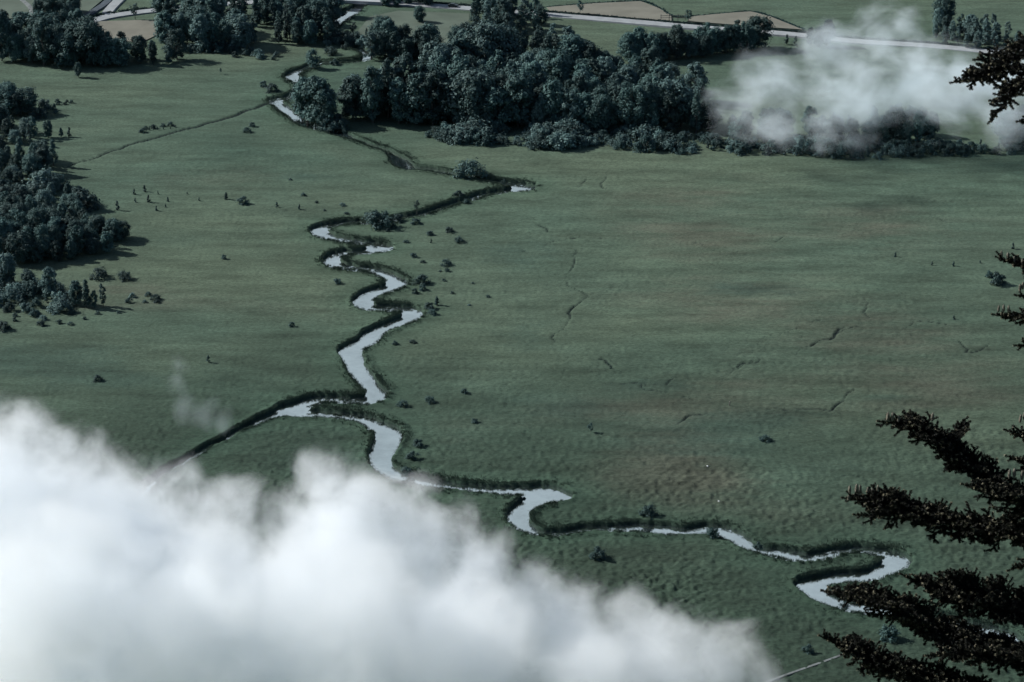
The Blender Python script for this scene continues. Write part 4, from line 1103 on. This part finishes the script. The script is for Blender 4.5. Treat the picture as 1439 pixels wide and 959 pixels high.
def cloud(name, blobs, density, label, ns, amp, edge, warp, step, hull=-0.12, cat='cloud', srate=1.0, thinx=(-50, 50, 1, 1), col=(0.955, 0.98, 1.0), det=5, rg=0.6, stretch=(1, 1, 1)):
    """blobs: (x, y, dist, r_px [, squash]) spheres of vapour"""
    C = np.array([AT(x, y, d) for x, y, d, r in blobs]); Rr = np.array([1.16 * r * d / FPX for x, y, d, r in blobs])
    org = C.mean(0)
    C = C - org
    def field(P):
        out = np.full(len(P), -9.0)
        for c, r in zip(C, Rr):
            np.maximum(out, 1 - np.linalg.norm(P - c, axis=1) / r, out=out)
        return out
    lo = (C - Rr[:, None]).min(0) * 1.0 - 0.25 * Rr.max(); hi = (C + Rr[:, None]).max(0) + 0.25 * Rr.max()
    V, F = surface_nets(field, lo, hi, step, hull)
    me = np_mesh(name, V, F, True)
    m, nt, out = new_mat(name + ' vapour')
    tc = N(nt, 'ShaderNodeTexCoord').outputs['Object']
    n0 = noise_node(nt, ns * 0.8, 1, 0.5, tc)
    sub = N(nt, 'ShaderNodeVectorMath', operation='SUBTRACT'); nt.links.new(n0.outputs['Color'], sub.inputs[0]); sub.inputs[1].default_value = (.5, .5, .5)
    ma = N(nt, 'ShaderNodeVectorMath', operation='MULTIPLY_ADD'); nt.links.new(sub.outputs[0], ma.inputs[0]); ma.inputs[1].default_value = (warp,) * 3; nt.links.new(tc, ma.inputs[2])
    pos = ma.outputs[0]
    cur = None
    for c, r in zip(C, Rr):
        d = N(nt, 'ShaderNodeVectorMath', operation='DISTANCE'); nt.links.new(pos, d.inputs[0]); d.inputs[1].default_value = tuple(c)
        k = math_node(nt, 'MULTIPLY', d.outputs['Value'], 1 / r)
        cur = k if cur is None else math_node(nt, 'MINIMUM', cur, k)
    f = math_node(nt, 'SUBTRACT', 1.0, cur)
    sx = N(nt, 'ShaderNodeSeparateXYZ'); nt.links.new(tc, sx.inputs[0])
    n1 = noise_node(nt, ns, det, rg, pos, stretch)
    g = math_node(nt, 'MULTIPLY_ADD', n1.outputs[0], amp, -0.5 * amp)
    g = math_node(nt, 'ADD', f, g)
    env = N(nt, 'ShaderNodeMapRange', interpolation_type='SMOOTHSTEP'); nt.links.new(f, env.inputs['Value'])
    env.inputs['From Min'].default_value = hull + 0.11; env.inputs['From Max'].default_value = hull + 0.42
    mr = N(nt, 'ShaderNodeMapRange', interpolation_type='SMOOTHSTEP'); nt.links.new(g, mr.inputs['Value'])
    mr.inputs['From Min'].default_value = edge[0]; mr.inputs['From Max'].default_value = edge[1]; mr.inputs['To Max'].default_value = density
    pv = N(nt, 'ShaderNodeVolumePrincipled')
    thin = N(nt, 'ShaderNodeMapRange'); nt.links.new(sx.outputs['X'], thin.inputs['Value'])
    for k_, v_ in zip(('From Min', 'From Max', 'To Min', 'To Max'), thinx): thin.inputs[k_].default_value = v_
    pv.inputs['Color'].default_value = (*col, 1)
    pv.inputs['Anisotropy'].default_value = 0.0
    nt.links.new(math_node(nt, 'MULTIPLY', math_node(nt, 'MULTIPLY', mr.outputs[0], env.outputs[0]), thin.outputs[0]), pv.inputs['Density'])
    nt.links.new(pv.outputs[0], out.inputs['Volume'])
    m.cycles.volume_step_rate = srate
    o = link(name, me, m)
    o.location = org
    tag(o, label, cat, None, 'stuff')
    return o

D1 = 300
cloud('cloud', [(-60, 758, D1, 188), (70, 752, D1 - 6, 142), (25, 645, D1, 84), (170, 735, D1 + 3, 94), (215, 800, D1 - 4, 135), (60, 920, D1 - 8, 210), (300, 775, D1, 80), (270, 890, D1 - 6, 170), (330, 705, D1 + 2, 46),
                (470, 750, D1, 105), (452, 680, D1 + 2, 52), (530, 748, D1 + 4, 88), (512, 698, D1 + 2, 48), (600, 684, D1 + 3, 30), (610, 778, D1, 88), (670, 805, D1 - 3, 74), (700, 775, D1, 36), (450, 920, D1 - 7, 180), (650, 925, D1 - 4, 140), (790, 895, D1, 90),
                (770, 855, D1 + 2, 46), (880, 905, D1 + 2, 72), (960, 925, D1 - 2, 76), (1030, 945, D1, 70), (880, 866, D1 + 3, 36), (1075, 970, D1 + 1, 55), (830, 950, D1 - 3, 105), (940, 965, D1 - 2, 100), (720, 865, D1, 84),
                (20, 800, D1 + 30, 150), (110, 830, D1 + 28, 165), (290, 870, D1 + 28, 140), (480, 850, D1 + 30, 130), (640, 885, D1 + 28, 112), (800, 935, D1 + 26, 88), (920, 970, D1 + 24, 76), (60, 850, D1 - 34, 150), (260, 880, D1 - 34, 140), (470, 880, D1 - 34, 135), (650, 920, D1 - 32, 115), (820, 970, D1 - 28, 85),
                (200, 1060, D1 - 10, 220), (600, 1070, D1 - 6, 200), (930, 1050, D1 - 2, 140)],
      0.185, 'thick white cloud bank filling the lower left of the view', 0.16, 2.3, (0.03, 0.85), 5.0, 2.0, -0.2, thinx=(15, 46, 1, 0.8), srate=0.25, det=7, rg=0.68)
def fg(y): return 0.945 * float(np.linalg.norm(G(719.5, y) - np.array([0, 0, CAM_H])))
cloud('fog_bank', [(x, y, fg(y + 25) + dz, r) for x, y, dz, r in [(1040, 148, 0, 66), (1100, 132, 5, 84), (1165, 88, 4, 75), (1235, 58, 8, 66), (1265, 34, 6, 40), (1290, 74, 0, 46), (1195, 126, 0, 104), (1285, 116, -4, 96), (1360, 112, 0, 84), (1440, 124, 4, 84),
                   (1105, 186, -4, 50), (1150, 182, 0, 44), (1330, 148, 0, 66), (1420, 168, 0, 56), (1395, 96, 0, 50), (1500, 140, 0, 70)]],
      0.12, 'thin ragged fog drifting over the trees and road at the upper right', 0.08, 2.8, (0.34, 1.4), 11.0, 3.5, -0.1, col=(0.86, 0.95, 1.0), srate=0.33, det=7, rg=0.64, stretch=(0.7, 1.0, 1.15))
D3 = 420
cloud('mist_wisp', [(250, 520, D3, 26), (246, 545, D3, 26), (262, 570, D3, 28), (290, 582, D3, 28), (312, 590, D3, 24)],
      0.06, 'faint wisp of mist hanging above the large cloud bank', 0.14, 1.3, (0.2, 1.2), 6.0, 1.2, -0.1, srate=0.4, stretch=(1.6, 1, .7), col=(0.84, 0.94, 1.0))

# ------------------------------------------------------------------ light, sky, camera
SUN_EL, SUN_SIDE = R(35), R(18)
sd = Vector((-math.cos(SUN_EL) * math.cos(SUN_SIDE), math.cos(SUN_EL) * math.sin(SUN_SIDE), math.sin(SUN_EL)))
sun = bpy.data.lights.new('sun', 'SUN'); sun.energy = 5.0; sun.angle = R(0.6); sun.color = (1.0, 0.975, 0.935)
so = bpy.data.objects.new('sun', sun); COL.objects.link(so)
so.rotation_euler = sd.to_track_quat('Z', 'Y').to_euler(); so.location = sd * 500
SKY_BOOST = (3.6, 4.5, 5.0)
w = bpy.data.worlds.new('World'); scene.world = w; w.use_nodes = True
nt = w.node_tree; bg = nt.nodes['Background']
sky = nt.nodes.new('ShaderNodeTexSky'); sky.sky_type = 'NISHITA'; sky.sun_disc = False
sky.sun_elevation = SUN_EL; sky.sun_rotation = math.atan2(sd.x, sd.y)
sky.altitude = 600; sky.air_density = 1.0; sky.dust_density = 2.0; sky.ozone_density = 1.0
# bright cloud band added low in the unseen sky, to brighten the water
wtc = N(nt, 'ShaderNodeTexCoord').outputs['Generated']
wsx = N(nt, 'ShaderNodeSeparateXYZ'); nt.links.new(wtc, wsx.inputs[0])
def wr(src, a, b):
    q = N(nt, 'ShaderNodeMapRange', interpolation_type='SMOOTHSTEP'); nt.links.new(src, q.inputs['Value'])
    q.inputs['From Min'].default_value = a; q.inputs['From Max'].default_value = b
    return q.outputs[0]
wn = noise_node(nt, 3.0, 5, 0.55, wtc, (1, 1, 2.5))
wz = math_node(nt, 'MULTIPLY_ADD', wn.outputs[0], 0.12, wsx.outputs['Z'])
wb = math_node(nt, 'MULTIPLY', wr(wz, 0.10, 0.2), math_node(nt, 'SUBTRACT', 1.0, wr(wz, 0.56, 0.70)))
wb = math_node(nt, 'MULTIPLY', wb, wr(wsx.outputs['Y'], 0.45, 0.75))
wcol = mix(nt, wb, sky.outputs[0], SKY_BOOST)
nt.links.new(wcol, bg.inputs['Color']); bg.inputs['Strength'].default_value = 0.075

cam = bpy.data.cameras.new('camera'); co = bpy.data.objects.new('camera', cam); COL.objects.link(co)
cam.sensor_width = 36.0; cam.lens = FPX / W0 * 36.0; cam.clip_start = 0.5; cam.clip_end = 20000
co.location = (0, 0, CAM_H); co.rotation_euler = (math.pi / 2 - PITCH, 0, 0)
scene.camera = co
scene.view_settings.view_transform = 'Standard'; scene.view_settings.look = 'None'
scene.view_settings.exposure = 0.4; scene.view_settings.gamma = 1.0; scene.view_settings.use_curve_mapping = False
cy = scene.cycles
cy.max_bounces = 18; cy.diffuse_bounces = 3; cy.glossy_bounces = 3; cy.transmission_bounces = 2; cy.transparent_max_bounces = 8; cy.volume_bounces = 12
cy.volume_max_steps = 256
cy.use_adaptive_sampling = True; cy.adaptive_threshold = 0.045
cy.use_denoising = True
try:
    cy.denoiser = 'OPENIMAGEDENOISE'; cy.denoising_input_passes = 'RGB_ALBEDO_NORMAL'
except Exception:
    pass
